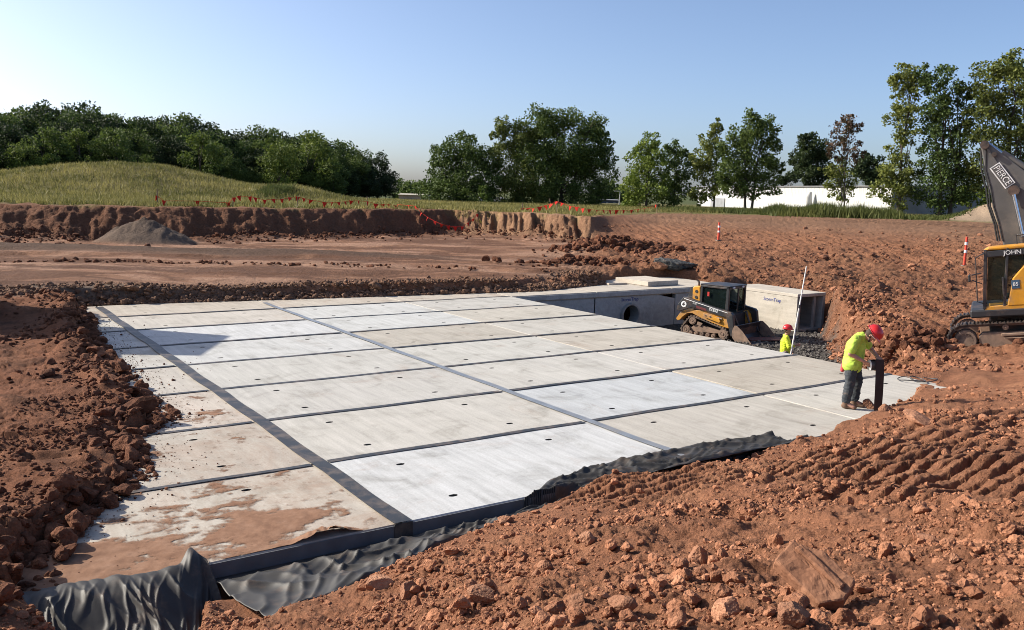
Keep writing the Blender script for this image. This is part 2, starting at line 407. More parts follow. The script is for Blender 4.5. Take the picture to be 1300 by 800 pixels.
# ------------------------------------------------------------------ terrain heights
CTRL = [
 (350,798,.30),(430,765,.24),(500,718,.16),(570,685,.14),(640,655,.15),(700,632,.13),(770,606,.12),(850,592,.11),(930,575,.12),(1000,560,.11),(1080,530,.06),(1170,495,.06),
 (480,800,.72),(650,800,1.55),(800,800,1.8),(1000,800,1.95),(1300,800,2.05),(600,735,.74),(800,700,.95),(800,650,.5),(1000,700,1.25),(1000,650,.85),(1000,600,.42),
 (1150,700,1.45),(1150,600,.85),(1150,540,.35),(1300,700,1.75),(1300,600,1.2),(1300,520,.5),(1300,480,.22),(1230,470,-.05),(1210,447,-.5),(1300,441,-.14),(1160,450,-.3),(1110,446,-.25),
 (0,790,.3),(0,745,.3),(0,700,.3),(0,600,.22),(0,500,.2),(0,440,.2),(0,400,.2),(80,372,.42),(0,372,.4),(60,790,.16),(150,795,-.08),(250,792,0.0),(310,780,.1),(100,600,.2),(100,500,.2),(100,430,.2),
 (0,350,.2),(200,350,.25),(400,362,.35),(600,362,.35),(690,362,.32),(0,310,.15),(300,310,.15),(550,310,.25),(700,320,.35),(700,345,.3),
 (775,345,.35),(850,340,.35),(950,350,.2),(1000,352,.1),(1050,375,-.05),(1030,397,-.3),(1060,425,-.35),(1100,400,-.25),(1200,400,-.3),(1300,400,0),(1100,360,.15),(1200,360,.1),(1300,360,.1),
 (1300,325,.5),(1000,330,.4),(1150,325,.5),(800,322,.5),
]
def _tp(X, Y):
    Yc = np.maximum(Y, 2.6)
    return np.stack([np.clip(X / Yc, -.85, .85) * 3.2, np.log(np.clip(Yc, 2.6, 80))], -1)
_cp = np.array([at_z(*c) for c in CTRL]); _ct = _tp(_cp[:, 0], _cp[:, 1])
def _ker(r2): return 0.5 * r2 * np.log(r2 + 1e-9)
def _fit():
    n = len(_ct)
    d2 = ((_ct[:, None] - _ct[None]) ** 2).sum(-1)
    A = np.zeros((n + 3, n + 3)); A[:n, :n] = _ker(d2) + np.eye(n) * 2e-3
    A[:n, n] = 1; A[:n, n + 1:] = _ct; A[n, :n] = 1; A[n + 1:, :n] = _ct.T
    b = np.zeros(n + 3); b[:n] = _cp[:, 2]
    return np.linalg.solve(A, b)
_tw = _fit()
def tps(X, Y):
    t = _tp(X, Y); out = np.full(t.shape[0], _tw[len(_ct)])
    out += t @ _tw[len(_ct) + 1:]
    for i in range(len(_ct)):
        d2 = ((t - _ct[i]) ** 2).sum(-1); out += _tw[i] * _ker(d2)
    return out

def seg_dist(px, py, poly):
    """signed distance to a polygon, positive inside"""
    n = len(poly); best = np.full(px.shape, 1e9); ins = np.zeros(px.shape, bool)
    for i in range(n):
        ax, ay = poly[i]; bx, by = poly[(i + 1) % n]
        dx, dy = bx - ax, by - ay
        t = np.clip(((px - ax) * dx + (py - ay) * dy) / (dx * dx + dy * dy), 0, 1)
        best = np.minimum(best, np.hypot(px - ax - t * dx, py - ay - t * dy))
        c = ((ay > py) != (by > py)) & (px < (bx - ax) * (py - ay) / (by - ay + 1e-12) + ax)
        ins ^= c
    return np.where(ins, best, -best)

LEFT_V = [-3, .3, 1.2, 1.9, 2.4, 3.0, 4.0, 4.8, 5.6, 6.8, 8.5, 10, 12, 14.2, 16.8, 18.9, 22]
LEFT_U = [-3.9, -3.55, -3.3, -2.95, -2.5, -2.1, -2.0, -1.95, -1.15, -1.2, -1.15, -1.1, -1.1, -1.0, -.65, -.5, -.5]
FRONT_U = [-6, -3.85, -3.45, -2.6, -2.3, -1.95, -1.65, -1.0, 0.6, 1.4, 1.9, 3.0, 4.6, 6.2, 7.0, 8.6, 9.4, 10.7, 12.2, 12.8, 13.4]
FRONT_V = [.35, .3, -1.0, -1.0, -.3, -.3, -.75, -.7, -.45, -.35, -.1, .12, .15, .1, .15, .62, .72, 1.0, 1.5, 2.4, 3.4]
BACK_U = [-6, -.6, 6.5, 15, 19.1, 21.5, 24, 26]
BACK_V = [20.2, 20.0, 19.15, 18.2, 19.3, 21.0, 20.6, 17.5]
PIT = [(11.5, 3.6), (11.5, 17.8), (25.9, 17.8), (25.9, 13.9), (24.9, 13.2), (22.6, 11.2), (20.3, 9.3), (18.0, 6.6), (15.2, 4.6), (13.2, 3.8)]
VAULT = [(12.5, 17.0), (12.5, 18.6), (15, 18.1), (19.1, 19.2), (21.5, 20.9), (24.0, 20.6), (25.2, 17.4), (25.95, 16.2), (25.95, 13.75), (24.3, 13.75), (24.3, 17.0)]
GRADE = 2.1
A_T = [-.80, -.60, -.42, -.25, -.07, -.035, .085, .11, .16, .3, .55, .85]
D_0 = [48.5, 49.5, 51, 57, 66.5, 66.0, 58.5, 55, 50, 43, 38, 34]
D_W = [2.7, 2.7, 2.7, 2.6, 1.8, 1.3, 2.2, 12, 28, 40, 40, 36]

def ground(X, Y, detail=True):
    X = np.asarray(X, float); Y = np.asarray(Y, float); shp = X.shape
    X = X.ravel(); Y = Y.ravel()
    D = np.hypot(X, Y)
    z = np.full(X.shape, GRADE)
    near = (Y > 0.8) & (D < 140)
    zz = tps(X[near], Y[near])
    z[near] = zz * sst(.9, 3.0, Y[near]) + GRADE * (1 - sst(.9, 3.0, Y[near]))
    a = np.where(Y > .5, X / np.maximum(Y, .5), np.sign(X) * 5); a = np.clip(a, -.85, .85)
    u, v = uv_of(X, Y)
    # ---- zone weights
    w_left = sst(-.3, -1.2, u - np.interp(v, LEFT_V, LEFT_U)) * sst(26, 22, v) * sst(30, 22, Y)        # ground left of the deck
    fore = (1 - w_left) * sst(1.6, -.2, v - np.interp(u, FRONT_U, FRONT_V)) * sst(26, 20, Y)           # spoil in front of the deck
    right = sst(11.5, 14, u) * sst(20, 24, Y + .0 * X) * sst(.02, .12, a)
    back = sst(19.0, 21, v) * sst(.16, .05, a)
    r_field = sst(.05, .16, a) * sst(30, 38, Y)
    # ---- large uneven relief
    if detail:
        fq = fore * (1 - .8 * sst(2.6, 1.6, u) * sst(-2.3, -1.2, v))
        z += fq * (0.10 * fbm(X * .55, Y * .55, 3, 3) * sst(3, 7, D) + 0.05 * fbm(X * 1.7, Y * 1.7, 3, 9))
        z += w_left * (0.07 * fbm(X * .7, Y * .7, 3, 5))
        z += right * (0.20 * fbm(X * .35, Y * .35, 4, 21) + .12 * billow(X * 1.1, Y * 1.1, 3, 4))
        z += r_field * (0.26 * fbm(X * .13, Y * .13, 4, 31) + .17 * billow(X * .5, Y * .42, 5, 8, .6)) * sst(70, 48, D)
        z += back * (.10 * fbm(X * .05, Y * .22, 3, 14) + .06 * billow(X * .045 + .3 * perlin(X * .1, Y * .1, 3), Y * .55, 3, 15) + .035 * fbm(X * .5, Y * .9, 3, 41))
    # ---- the cut bank on the left and the long graded slope on the right
    q = np.sqrt(1 + a * a); D0 = np.interp(a, A_T, D_0) * q; DW = np.interp(a, A_T, D_W) * q; Dq = D / q
    steep = sst(.1, .07, a)
    if detail:
        lat = D * np.arctan(a)
        col = billow(lat * .30 + .12 * (D - D0), np.zeros_like(lat) + 3.3 + D * .03, 4, 77) * 1.25 + .8 * billow(lat * 1.25, D * .1, 2, 61) * sst(-.12, -.02, a)
        D0 = D0 + steep * (col * np.where(a < -.1, .75, 1.3) + .35 * fbm(lat * 1.1 + D * .4, D * 1.3, 4, 62, gain=.6) + .5 * fbm(lat * .12, lat * 0, 2, 15))
    s = sst(0, 1, (D - D0) / DW)
    sb = np.clip((D - D0) / DW, 0, 1) ** 0.8
    s = np.where(steep > .5, sb, s)
    far = GRADE - 1.2 * sst(90, 260, D) * sst(.02, -.05, a) - .5 * sst(110, 220, D)
    if detail:
        far = far + .05 * fbm(X * .3, Y * .3, 3, 51) + .10 * np.exp(-((D - D0 - DW - 1.5) / 1.2) ** 2) * steep * fbm(X * .8, Y * .8, 2, 12)
        talus = steep * np.exp(-np.maximum(D0 - D, 0) / 1.3) * (D < D0) * (.32 + .35 * fbm(lat * .35, D * .1, 3, 90))
        z += np.maximum(talus, 0)
    z = z * (1 - s) + far * s
    # ---- grassed mound
    mx, my = X + 36.5, Y - 86.0
    md = np.where(mx < 0, (mx / 15.0) ** 2, (mx / 10.5) ** 2) + (my / 11.0) ** 2
    mound = 3.05 * np.exp(-md * .9) + .95 * np.exp(-((X + 20.5) / 4.2) ** 2 - ((Y - 84) / 5.5) ** 2) + .35 * np.exp(-((X + 54) / 12.) ** 2 - ((Y - 84) / 9) ** 2)
    z += mound * sst(0, 6, D - D0 - 3.0) * (1 + .05 * fbm(X * .5, Y * .5, 2, 6))
    # spoil heaps: gravel heap under the cut bank, fill heap behind the excavator
    hx, hy = X + 21.0, Y - 50.3
    rr = np.hypot(hx / 2.9, hy / 2.0); z += 1.42 * np.clip(1 - rr, 0, 1) ** .92 * (1 + (.12 * fbm(X * 1.5, Y * 1.5, 3, 2) if detail else 0))
    rr = np.hypot((X - 45.5) / 6.6, (Y - 82) / 5.0); z += 2.0 * sst(1, 0, rr) * (1 + (.25 * fbm(X * .5, Y * .5, 4, 20) if detail else 0))
    # ---- working flats: gravel strip at the far side, dark graded strips
    if detail:
        z += back * .22 * np.exp(-((Dq - 43.5) / 1.6) ** 2) * sst(-.05, -.25, a)
        z += back * .16 * np.exp(-((Dq - 37.0) / .5) ** 2) * (.6 + .7 * fbm(X * .5, Y * .2, 3, 91)) * sst(-.45, -.2, a)
        # heap of dark clods pushed up at the end of the flats, and a ridge in front of the fabric bundle
        z += .55 * np.exp(-((X - 5.9) / 2.2) ** 2 - ((Y - 50.5) / 1.6) ** 2) * (1 + .6 * billow(X * 1.4, Y * 1.4, 3, 33))
        z += .28 * np.exp(-((X - 3.0) / 1.6) ** 2 - ((Y - 41.5) / .7) ** 2) * (1 + .6 * billow(X * 1.8, Y * 1.8, 3, 34))
        # ridge of broken clods in front of the excavator
        z += .42 * np.exp(-((X - 11.2) / 1.9) ** 2 - ((Y - 25.2) / .9) ** 2) * (1 + .5 * billow(X * 1.8, Y * 1.8, 3, 35))
    # ---- voids: deck, vault and pit
    dn = 0.0
    if detail: dn = .16 * fbm(X * 1.1, Y * 1.1, 3, 71) + .09 * fbm(X * 4.2, Y * 4.2, 3, 72)
    dl = u - np.interp(v, LEFT_V, LEFT_U) + dn * 1.3
    df = v - np.interp(u, FRONT_U, FRONT_V) + dn * .7
    db = np.interp(u, BACK_U, BACK_V) - v + dn * .5
    dr = 13.2 - u
    dA = np.minimum(np.minimum(dl, df), np.minimum(db, dr))
    dV = seg_dist(u, v, VAULT) + dn * .4
    dd = np.maximum(dA, dV)
    # loose earth heaped along the left and back edges of the deck
    if detail:
        ridge = np.exp(-((dl + .55) / .4) ** 2) * sst(.2, 1.2, df) * sst(-.3, .3, db) * (w_left > .0)
        z += ridge * (.08 + .18 * fbm(X * .8, Y * .8, 3, 25)) * sst(40, 30, Y)
        gr = np.exp(-((db + .75) / .5) ** 2) * sst(-7, -5, u) * sst(18.6, 17.6, u)
        z += gr * .06
        ol = np.exp(-((v - 18.2) / 1.0) ** 2 - ((u + 4.2) / 2.6) ** 2); z += .35 * ol * (1 + .5 * fbm(X * 1.3, Y * 1.3, 3, 81))
    wl = .42 + .5 * w_left; t = sst(-1, .05, dd / wl); z = z * (1 - t) + np.minimum(z, -.7) * t
    # shallow trench before the front face, lined with the fabric
    wf = np.interp(u, [-2.2, -1.5, -.5, .6, 1.5, 2.2], [1.62, 1.38, 1.0, .68, .5, .35])
    m = sst(2.5, 1.7, u) * sst(-2.5, -2.1, u) * sst(-wf - .2, -wf * .75, v) * sst(.3, .1, v); z = z * (1 - m) + np.minimum(z, -.13) * m
    dP = seg_dist(u, v, PIT) + (.5 * fbm(X * .5, Y * .5, 3, 73) + .12 * fbm(X * 2.2, Y * 2.2, 3, 74) if detail else 0)
    wP = np.interp(u, [13, 16, 22, 26], [.9, 1.9, 1.7, .6])
    t = sst(0, 1, (dP + wP) / wP); z = z * (1 - t) + np.minimum(z, -1.5 + (.05 * fbm(X * 1.2, Y * 1.2, 3, 75) if detail else 0)) * t
    if detail:
        # ---- crawler tracks pressed into the spoil in front and into the far slope
        # little scarps and graded edges across the flats
        for (yl, am, fx, sd) in ((33.6, .05, .10, 1), (35.2, .05, .07, 2), (38.4, .07, .06, 3), (40.6, .10, .045, 4), (45.6, -.10, .04, 5), (48.2, .05, .08, 6)):
            ln = yl + 1.0 * fbm(X * fx, X * 0 + sd, 3, 400 + sd) + .12 * fbm(X * 1.3, Y, 2, 420 + sd)
            z += back * sst(.10, .02, a) * am * (sst(-.12, .12, Dq - ln) * np.exp(-np.maximum(Dq - ln, 0) / 1.1)) * (.5 + .8 * np.clip(fbm(X * .15, X * 0 + 7, 2, 440 + sd) + .5, 0, 1))
        # cracked mud plates left of the deck
        k = np.where((w_left > .3) & (Y < 20))[0]; xk, yk = X[k], Y[k]
        f1, e, c = worley(xk * 3.1 + .25 * fbm(xk * 2, yk * 2, 2, 445), yk * 3.1 + .25 * fbm(xk * 2, yk * 2, 2, 446), 447)
        pm_ = sst(.0, .35, fbm(xk * .35, yk * .35, 2, 448) + .15) * sst(.6, 1.6, -dl[k])
        z[k] += pm_ * (.035 * (c - .5) - .035 * (1 - sst(.0, .09, e)))
        rut_w = np.zeros(X.shape)
        def ruts(cx, cy, rx, ry, p, q, spacing, amp, seed):
            nonlocal z, rut_w
            dx, dy = q[0] - p[0], q[1] - p[1]; L = math.hypot(dx, dy); dx /= L; dy /= L
            e1 = (X - cx) * dx + (Y - cy) * dy; e2 = -(X - cx) * dy + (Y - cy) * dx
            m = sst(1.15, .7, np.hypot(e1 / rx, e2 / ry) + .25 * fbm(X * .9, Y * .9, 2, seed + 5))
            rut_w = np.maximum(rut_w, m)
            q2 = (e2 + .035 * fbm(e1 * .7, e2 * .7, 2, seed) + .02 * fbm(e1 * 5, e2 * 5, 2, seed + 1)) / spacing
            saw = 1 - np.abs((q2 % 1.0) * 2 - 1)
            prof = sst(.25, .55, saw) - .55
            z = z + m * amp * prof * (.8 + .5 * fbm(X * 1.4, Y * 1.4, 2, seed + 3))
        p, q, c = at_z(751, 654, .3), at_z(880, 623, .3), at_z(830, 612, .25)
        ruts(c[0], c[1], 1.6, 1.0, p, q, .19, .085, 200)
        p, q, c = at_z(1224, 618, .95), at_z(1288, 594, .95), at_z(1215, 600, .85)
        ruts(c[0], c[1], 2.2, 1.4, p, q, .225, .11, 210)
        p, q, c = at_z(1080, 620, .6), at_z(1150, 597, .6), at_z(1060, 590, .45)
        ruts(c[0], c[1], 1.7, .9, p, q, .22, .085, 220)
        p, q, c = at_z(1130, 560, .45), at_z(1290, 520, .45), at_z(1210, 545, .6)
        ruts(c[0], c[1], 2.6, 1.2, p, q, .3, .08, 230)
        p, q, c = at_z(0, 560, .3), at_z(110, 552, .3), at_z(40, 560, .3)
        ruts(c[0], c[1], 2.0, 1.0, p, q, .5, .07, 240)
        m = r_field * sst(.06, .2, a) * sst(46, 54, D) * sst(92, 84, D)
        band = np.floor(D / 4.6 + .5 * fbm(X * .05, Y * .05, 2, 99)); ph = (band * .37) % 1
        q2 = (X * .95 + (D % 4.6) * .22 + .25 * fbm(X * .2, Y * .2, 2, 98)) / .56 + ph
        z += m * .17 * (np.abs((q2 % 1) * 2 - 1) - .5) * sst(.05, .25, np.abs(((D / 4.6) % 1) - .5) * 2) * (.7 + .6 * fbm(X * .1, Y * .1, 2, 97))
        # ---- fine crumb
        fd = fq * sst(24, 8, D)
        z += fd * (.05 * billow(X * 2.9, Y * 2.9, 4, 101, .6) + .016 * billow(X * 11, Y * 11, 2, 104))
        k = np.where((fd > .02) | ((w_left > .02) & (Y < 26)))[0]; xk, yk = X[k], Y[k]
        wx = .10 * fbm(xk * 3, yk * 3, 3, 141); wy = .10 * fbm(xk * 3, yk * 3, 3, 142)
        patch = np.clip(.5 + .9 * fbm(xk * .7, yk * .7, 3, 143), .05, 1); h = np.zeros(len(k))
        for (sc, am, sd) in ((4.2, .055, 150), (10.5, .03, 160), (24., .014, 170)):
            f1, e, c = worley((xk + wx) * sc, (yk + wy) * sc, sd)
            h += am * ((c - .45) * sst(.02, .22, e) + .35 * np.maximum(.5 - f1, 0))
        z[k] += h * patch * np.maximum(fd[k], w_left[k] * .55) * (1 - .45 * rut_w[k])
        z += w_left * (.03 * billow(X * 3.1, Y * 3.1, 3, 111) + .014 * billow(X * 9, Y * 9, 2, 114)) * sst(.7, 1.4, np.abs(-dl))
        z += right * (1 - sst(.75, 1, t)) * (.10 * billow(X * 1.9, Y * 1.9, 4, 121, .62)) * sst(60, 40, D)
        k = np.where((right * sst(62, 45, D) > .02) & (t < .95))[0]; xk, yk = X[k], Y[k]; h = 0
        for (sc, am, sd) in ((1.5, .16, 180), (3.6, .08, 190)):
            f1, e, c = worley((xk + .2 * fbm(xk, yk, 3, 144)) * sc, (yk + .2 * fbm(xk, yk, 3, 145)) * sc, sd)
            h = h + am * ((c - .45) * sst(.02, .25, e) + .3 * np.maximum(.5 - f1, 0))
        z[k] += h * np.clip(.45 + .9 * fbm(xk * .25, yk * .25, 3, 146), .05, 1) * (right * sst(62, 45, D))[k] * (1 - sst(.6, .95, t))[k]
        z += (1 - s) * back * .018 * billow(X * 2, Y * 2.6, 2, 131)
    return z.reshape(shp)

def soil_colour(X, Y, z):
    D = np.hypot(X, Y); a = np.where(Y > .5, X / np.maximum(Y, .5), np.sign(X) * 5); a = np.clip(a, -.85, .85)
    u, v = uv_of(X, Y)
    red = np.array([.295, .133, .073]); moist = np.array([.17, .078, .046]); tan = np.array([.285, .155, .096]); brown = np.array([.255, .12, .067])
    gravel = np.array([.19, .138, .105]); grass = np.array([.14, .125, .045]); sub = np.where(a[..., None] < -.06, np.array([.20, .095, .055]), np.array([.33, .19, .112])); grey = np.array([.11, .10, .09])  # sub: bank colour with shade painted in on the left, sunlight on the right
    orange = np.array([.40, .2, .112])
    c = np.ones(X.shape + (3,)) * red
    def mix(w, col):
        nonlocal c
        w = np.clip(w, 0, 1)[..., None]; c = c * (1 - w) + col * w
    n1 = fbm(X * .35, Y * .35, 4, 301); n2 = fbm(X * 1.3, Y * 1.3, 4, 302); n3 = fbm(X * .08, Y * .3, 4, 303)
    mix(sst(-.1, .7, n2) * .45, orange); mix(sst(.1, .8, -n1) * .4, moist)
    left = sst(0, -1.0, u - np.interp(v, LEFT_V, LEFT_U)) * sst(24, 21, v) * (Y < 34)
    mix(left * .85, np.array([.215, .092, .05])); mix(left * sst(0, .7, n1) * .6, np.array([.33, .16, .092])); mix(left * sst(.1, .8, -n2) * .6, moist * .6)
    q = np.sqrt(1 + a * a); D0 = np.interp(a, A_T, D_0) * q; DW = np.interp(a, A_T, D_W) * q; Dq = D / q
    back = sst(19.3, 20.6, v) * sst(.13, .06, a)
    mix(back, tan); mix(back * sst(-.2, .6, n3) * .6, np.array([.2, .1, .06])); mix(back * sst(.05, .6, -n3) * .75, np.array([.115, .062, .043])); n4 = fbm(X * .07 + 9, Y * .32 + .6 * fbm(X * .12, Y * .2, 2, 305), 5, 304, gain=.7); mix(back * sst(.05, .3, n4) * .85, np.array([.135, .068, .042])); mix(back * sst(.08, .4, -n4) * .85, np.array([.36, .215, .145])); n5 = fbm(X * .3, Y * .9, 4, 306, gain=.7); mix(back * sst(.1, .6, n5) * .6, np.array([.14, .075, .05]))
    mix(back * np.exp(-((Dq - 43.2 + 1.2 * fbm(X * .06, X * 0, 2, 449)) / 2.0) ** 6) * sst(-.0, -.16, a) * .95, np.array([.10, .062, .043]))
    mix(back * sst(2.2, .9, -(np.interp(u, BACK_U, BACK_V) - v)), gravel)
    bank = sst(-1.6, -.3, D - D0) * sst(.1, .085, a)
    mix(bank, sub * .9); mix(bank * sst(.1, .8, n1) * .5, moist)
    rf = sst(.06, .15, a) * sst(30, 40, Y)
    mix(rf * .8, brown); mix(rf * sst(58, 74, D) * .8, np.array([.26, .152, .094])); mix(rf * sst(0, .6, n1) * sst(70, 45, D) * .6, orange * .75)
    top = sst(-.1, .7, D - D0 - DW + np.where(a > .1, 1.0, 0) + .6 * n1)
    mix(top, grass); mix(top * sst(0, .7, n1) * .5, np.array([.2, .16, .075]))
    mix(np.exp(-((D - D0 - DW - .8) / .9) ** 2) * sst(.1, .08, a) * .8, sub)
    mix(sst(1.1, .85, np.hypot((X + 21) / 2.9, (Y - 50.3) / 2.0)), gravel * .8)
    mix(sst(1.05, .8, np.hypot((X - 45.5) / 6.6, (Y - 82) / 5.0)), np.array([.30, .225, .16]))
    pit = seg_dist(u, v, PIT); mix(sst(-.7, .1, pit + .3 * n2), grey)
    far = sst(150, 260, D); mix(far, np.array([.07, .085, .03]))
    crust = np.clip(rf * (1.0 - .75 * sst(50, 60, D)) + bank * 1.0 + back * .34 + sst(11.5, 14, u) * sst(20, 24, Y) * sst(.02, .12, a) + left * .22 + .12, 0, 1) * (1 - top) * (.45 + .55 * np.clip(.6 + n1, 0, 1))
    return c, crust

def terrain():
    az = np.concatenate([np.linspace(-180, -36.5, 40)[:-1], np.linspace(-36.5, 36.5, 740), np.linspace(36.5, 180, 40)[1:-1]])
    az = np.radians(az)
    segs = [(.35, 2.6, 12), (2.6, 12, 280), (12, 30, 180), (30, 47, 110), (47, 70, 140), (70, 100, 50), (100, 300, 24), (300, 6000, 14)]
    r = np.concatenate([np.geomspace(a_, b_, n_, endpoint=False) for a_, b_, n_ in segs] + [np.array([6000.0])])
    A, Rr = np.meshgrid(az, r)
    X = Rr * np.sin(A); Y = Rr * np.cos(A)
    Z = ground(X, Y)
    na, nr = len(az), len(r)
    V = np.stack([X, Y, Z], -1).reshape(-1, 3)
    i, j = np.meshgrid(np.arange(nr - 1), np.arange(na), indexing='ij'); j2 = (j + 1) % na
    F = np.stack([i * na + j, i * na + j2, (i + 1) * na + j2, (i + 1) * na + j], -1).reshape(-1, 4)
    V = np.vstack([V, [[0, 0, GRADE]]])
    me = np_mesh('ground', V, F, [M['soil']], None, True)
    col = np.ones((len(V), 4), dtype=np.float32)
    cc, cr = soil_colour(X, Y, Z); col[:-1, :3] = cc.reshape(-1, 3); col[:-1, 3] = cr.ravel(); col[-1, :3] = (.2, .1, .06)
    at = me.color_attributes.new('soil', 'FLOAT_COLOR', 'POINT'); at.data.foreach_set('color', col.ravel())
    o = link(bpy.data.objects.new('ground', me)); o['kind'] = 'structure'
    return o
import time
_t0 = time.time()
terrain()
print('terrain', round(time.time() - _t0, 1))
def gz(x, y): return float(ground(np.array([x]), np.array([y]))[0])
def on_ground(px, py, lo=2.8, hi=140.0, n=700):
    """the point where the picture's ray meets the ground"""
    d = ray(px, py); ys = np.geomspace(lo, hi, n)
    X = d[0] / d[1] * ys; Z = HC + d[2] / d[1] * ys
    g = ground(X, ys)
    k = np.argmax(g >= Z)
    if g[k] < Z[k]: k = n - 1
    return np.array([X[k], ys[k], g[k]])

# ------------------------------------------------------------------ precast deck
def panel_mesh(u0, u1, holes):
    """a deck panel with four cast lifting recesses; local origin at its lower left corner"""
    L = u1 - u0 - .035; Wd = ROW - .03; T = .24
    r = .052; hx = [L * .2, L * .74] if L > 4.3 else [L * .22, L * .76]; hy = [Wd * .2, Wd * .78]
    xs = [0, hx[0] - .1, hx[0] + .1, hx[1] - .1, hx[1] + .1, L]; ys = [0, hy[0] - .1, hy[0] + .1, hy[1] - .1, hy[1] + .1, Wd]
    V = []; F = []; MI = []; idx = {}
    def vid(p):
        k = tuple(round(c, 5) for c in p)
        if k not in idx: idx[k] = len(V); V.append(p)
        return idx[k]
    ch = .012
    def P(i, j):
        x, y = xs[i], ys[j]
        return (min(max(x, ch), L - ch), min(max(y, ch), Wd - ch), 0)
    for i in range(5):
        for j in range(5):
            if i in (1, 3) and j in (1, 3):
                cx, cy = (xs[i] + xs[i + 1]) / 2, (ys[j] + ys[j + 1]) / 2
                co = [vid(P(i, j)), vid(P(i + 1, j)), vid(P(i + 1, j + 1)), vid(P(i, j + 1))]
                ri = []; rb = []
                for k in range(8):
                    t = math.pi * (2 * k + 1) / 8 - math.pi
                    ri.append(vid((cx + r * 1.25 * math.cos(t), cy + r * .8 * math.sin(t), 0)))
                    rb.append(vid((cx + r * .95 * math.cos(t), cy + r * .6 * math.sin(t), -.055)))
                for q in range(4):
                    a, b = ri[2 * q], ri[2 * q + 1]; c = ri[(2 * q + 2) % 8]
                    F.append((co[q], b, a)[::1]); MI.append(0)
                    F.append((co[q], co[(q + 1) % 4], c, b)); MI.append(0)
                    pass
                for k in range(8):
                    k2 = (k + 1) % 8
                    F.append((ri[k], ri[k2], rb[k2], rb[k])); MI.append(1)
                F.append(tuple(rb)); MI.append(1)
            else:
                F.append((vid(P(i, j)), vid(P(i + 1, j)), vid(P(i + 1, j + 1)), vid(P(i, j + 1)))); MI.append(0)
    # chamfer and sides: boundary loop
    loop = [(i, 0) for i in range(5)] + [(5, j) for j in range(5)] + [(i, 5) for i in range(5, 0, -1)] + [(0, j) for j in range(5, 0, -1)]
    n = len(loop); top = [vid(P(*q)) for q in loop]
    def out(q, z):
        return (xs[q[0]], ys[q[1]], z)
    mid = [vid(out(q, -ch)) for q in loop]; bot = [vid(out(q, -T)) for q in loop]
    for k in range(n):
        k2 = (k + 1) % n
        F.append((mid[k], mid[k2], top[k2], top[k])); MI.append(0)
        F.append((bot[k], bot[k2], mid[k2], mid[k])); MI.append(0)
    F.append(tuple(reversed(bot))); MI.append(0)
    me = bpy.data.meshes.new('roof_panel'); me.from_pydata(V, [], F)
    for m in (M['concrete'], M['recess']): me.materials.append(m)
    me.polygons.foreach_set('material_index', MI)
    bm = bmesh.new(); bm.from_mesh(me); bmesh.ops.recalc_face_normals(bm, faces=bm.faces[:]); bm.to_mesh(me); bm.free()
    me.update(); return me

deck = thing('precast_vault', 'broad flat deck of pale precast concrete panels with dark taped joints', 'concrete deck', (OX, OY, 0), YAW)
# column, row -> tint, where a panel is whiter, greyer or browner than the rest
TINT = {(1, 0): (1.10, 1.15, 1.22), (1, 1): (1.06, 1.05, 1.02), (1, 2): (1.05, 1.05, 1.04), (1, 3): (1.05, 1.06, 1.05), (1, 4): (1.12, 1.16, 1.2), (1, 5): (1.12, 1.17, 1.24), (1, 6): (1.04, 1.0, .95),
        (2, 0): (1.0, .97, .92), (2, 1): (1.03, 1.10, 1.19), (2, 2): (1.06, 1.06, 1.04), (2, 3): (1.04, 1.05, 1.03), (2, 4): (.94, .90, .83), (2, 5): (1.08, 1.13, 1.17), (2, 6): (1.08, 1.12, 1.15),
        (3, 0): (1.06, 1.04, 1.0), (3, 1): (.96, .9, .81), (3, 2): (1.06, 1.05, 1.03), (3, 3): (.98, .93, .85), (3, 4): (1.0, .99, .95), (3, 5): (1.0, .97, .9), (3, 6): (1.02, 1.02, 1.0),
        (0, 0): (1.05, 1.0, .92), (0, 1): (.98, .93, .86), (0, 2): (1.1, 1.02, .95), (0, 3): (1.03, .99, .94), (0, 4): (1.02, 1.02, 1.0), (0, 5): (1.1, 1.12, 1.14), (0, 6): (1.08, 1.06, 1.0)}
pm = {}
for c in range(4):
    pm[c] = panel_mesh(COLS[c], COLS[c + 1], None)
    for r_ in range(8):
        o = bpy.data.objects.new('roof_panel', pm[c]); link(o, deck)
        o.location = (COLS[c] + .0175, r_ * ROW + .015, rnd.uniform(-.006, .006))
        t = TINT.get((c, r_), (1.0, .93, .84))
        j = rnd.uniform(.97, 1.03); o.color = (t[0] * j, t[1] * j, t[2] * j, {0: (.35, .5, .55, .75, .85, .9, .9, .6)[r_], 1: 1.0, 2: 1.0, 3: .93}[c] - (.25 if r_ == 7 else 0))
# header vault beyond the pit, its top flush with the deck
for (u0, u1, v0, v1) in ((13.03, 16.9, 17.2, 19.9), (16.93, 20.8, 17.2, 19.8), (20.83, 24.2, 17.2, 22.4), (16.93, 20.8, 19.83, 22.4)):
    b = MB().box(((u0 + u1) / 2, (v0 + v1) / 2, -.12), (u1 - u0, v1 - v0, .24), bev=.012)
    o = b.build('roof_panel', M['concrete'], deck); o.color = (1.08, 1.0, .9, 1)
mb = MB().box((18.6, 17.17, -.115), (11.2, .05, .17), bev=.01); mb.build('edge_beam', M['wall_concrete'], deck)
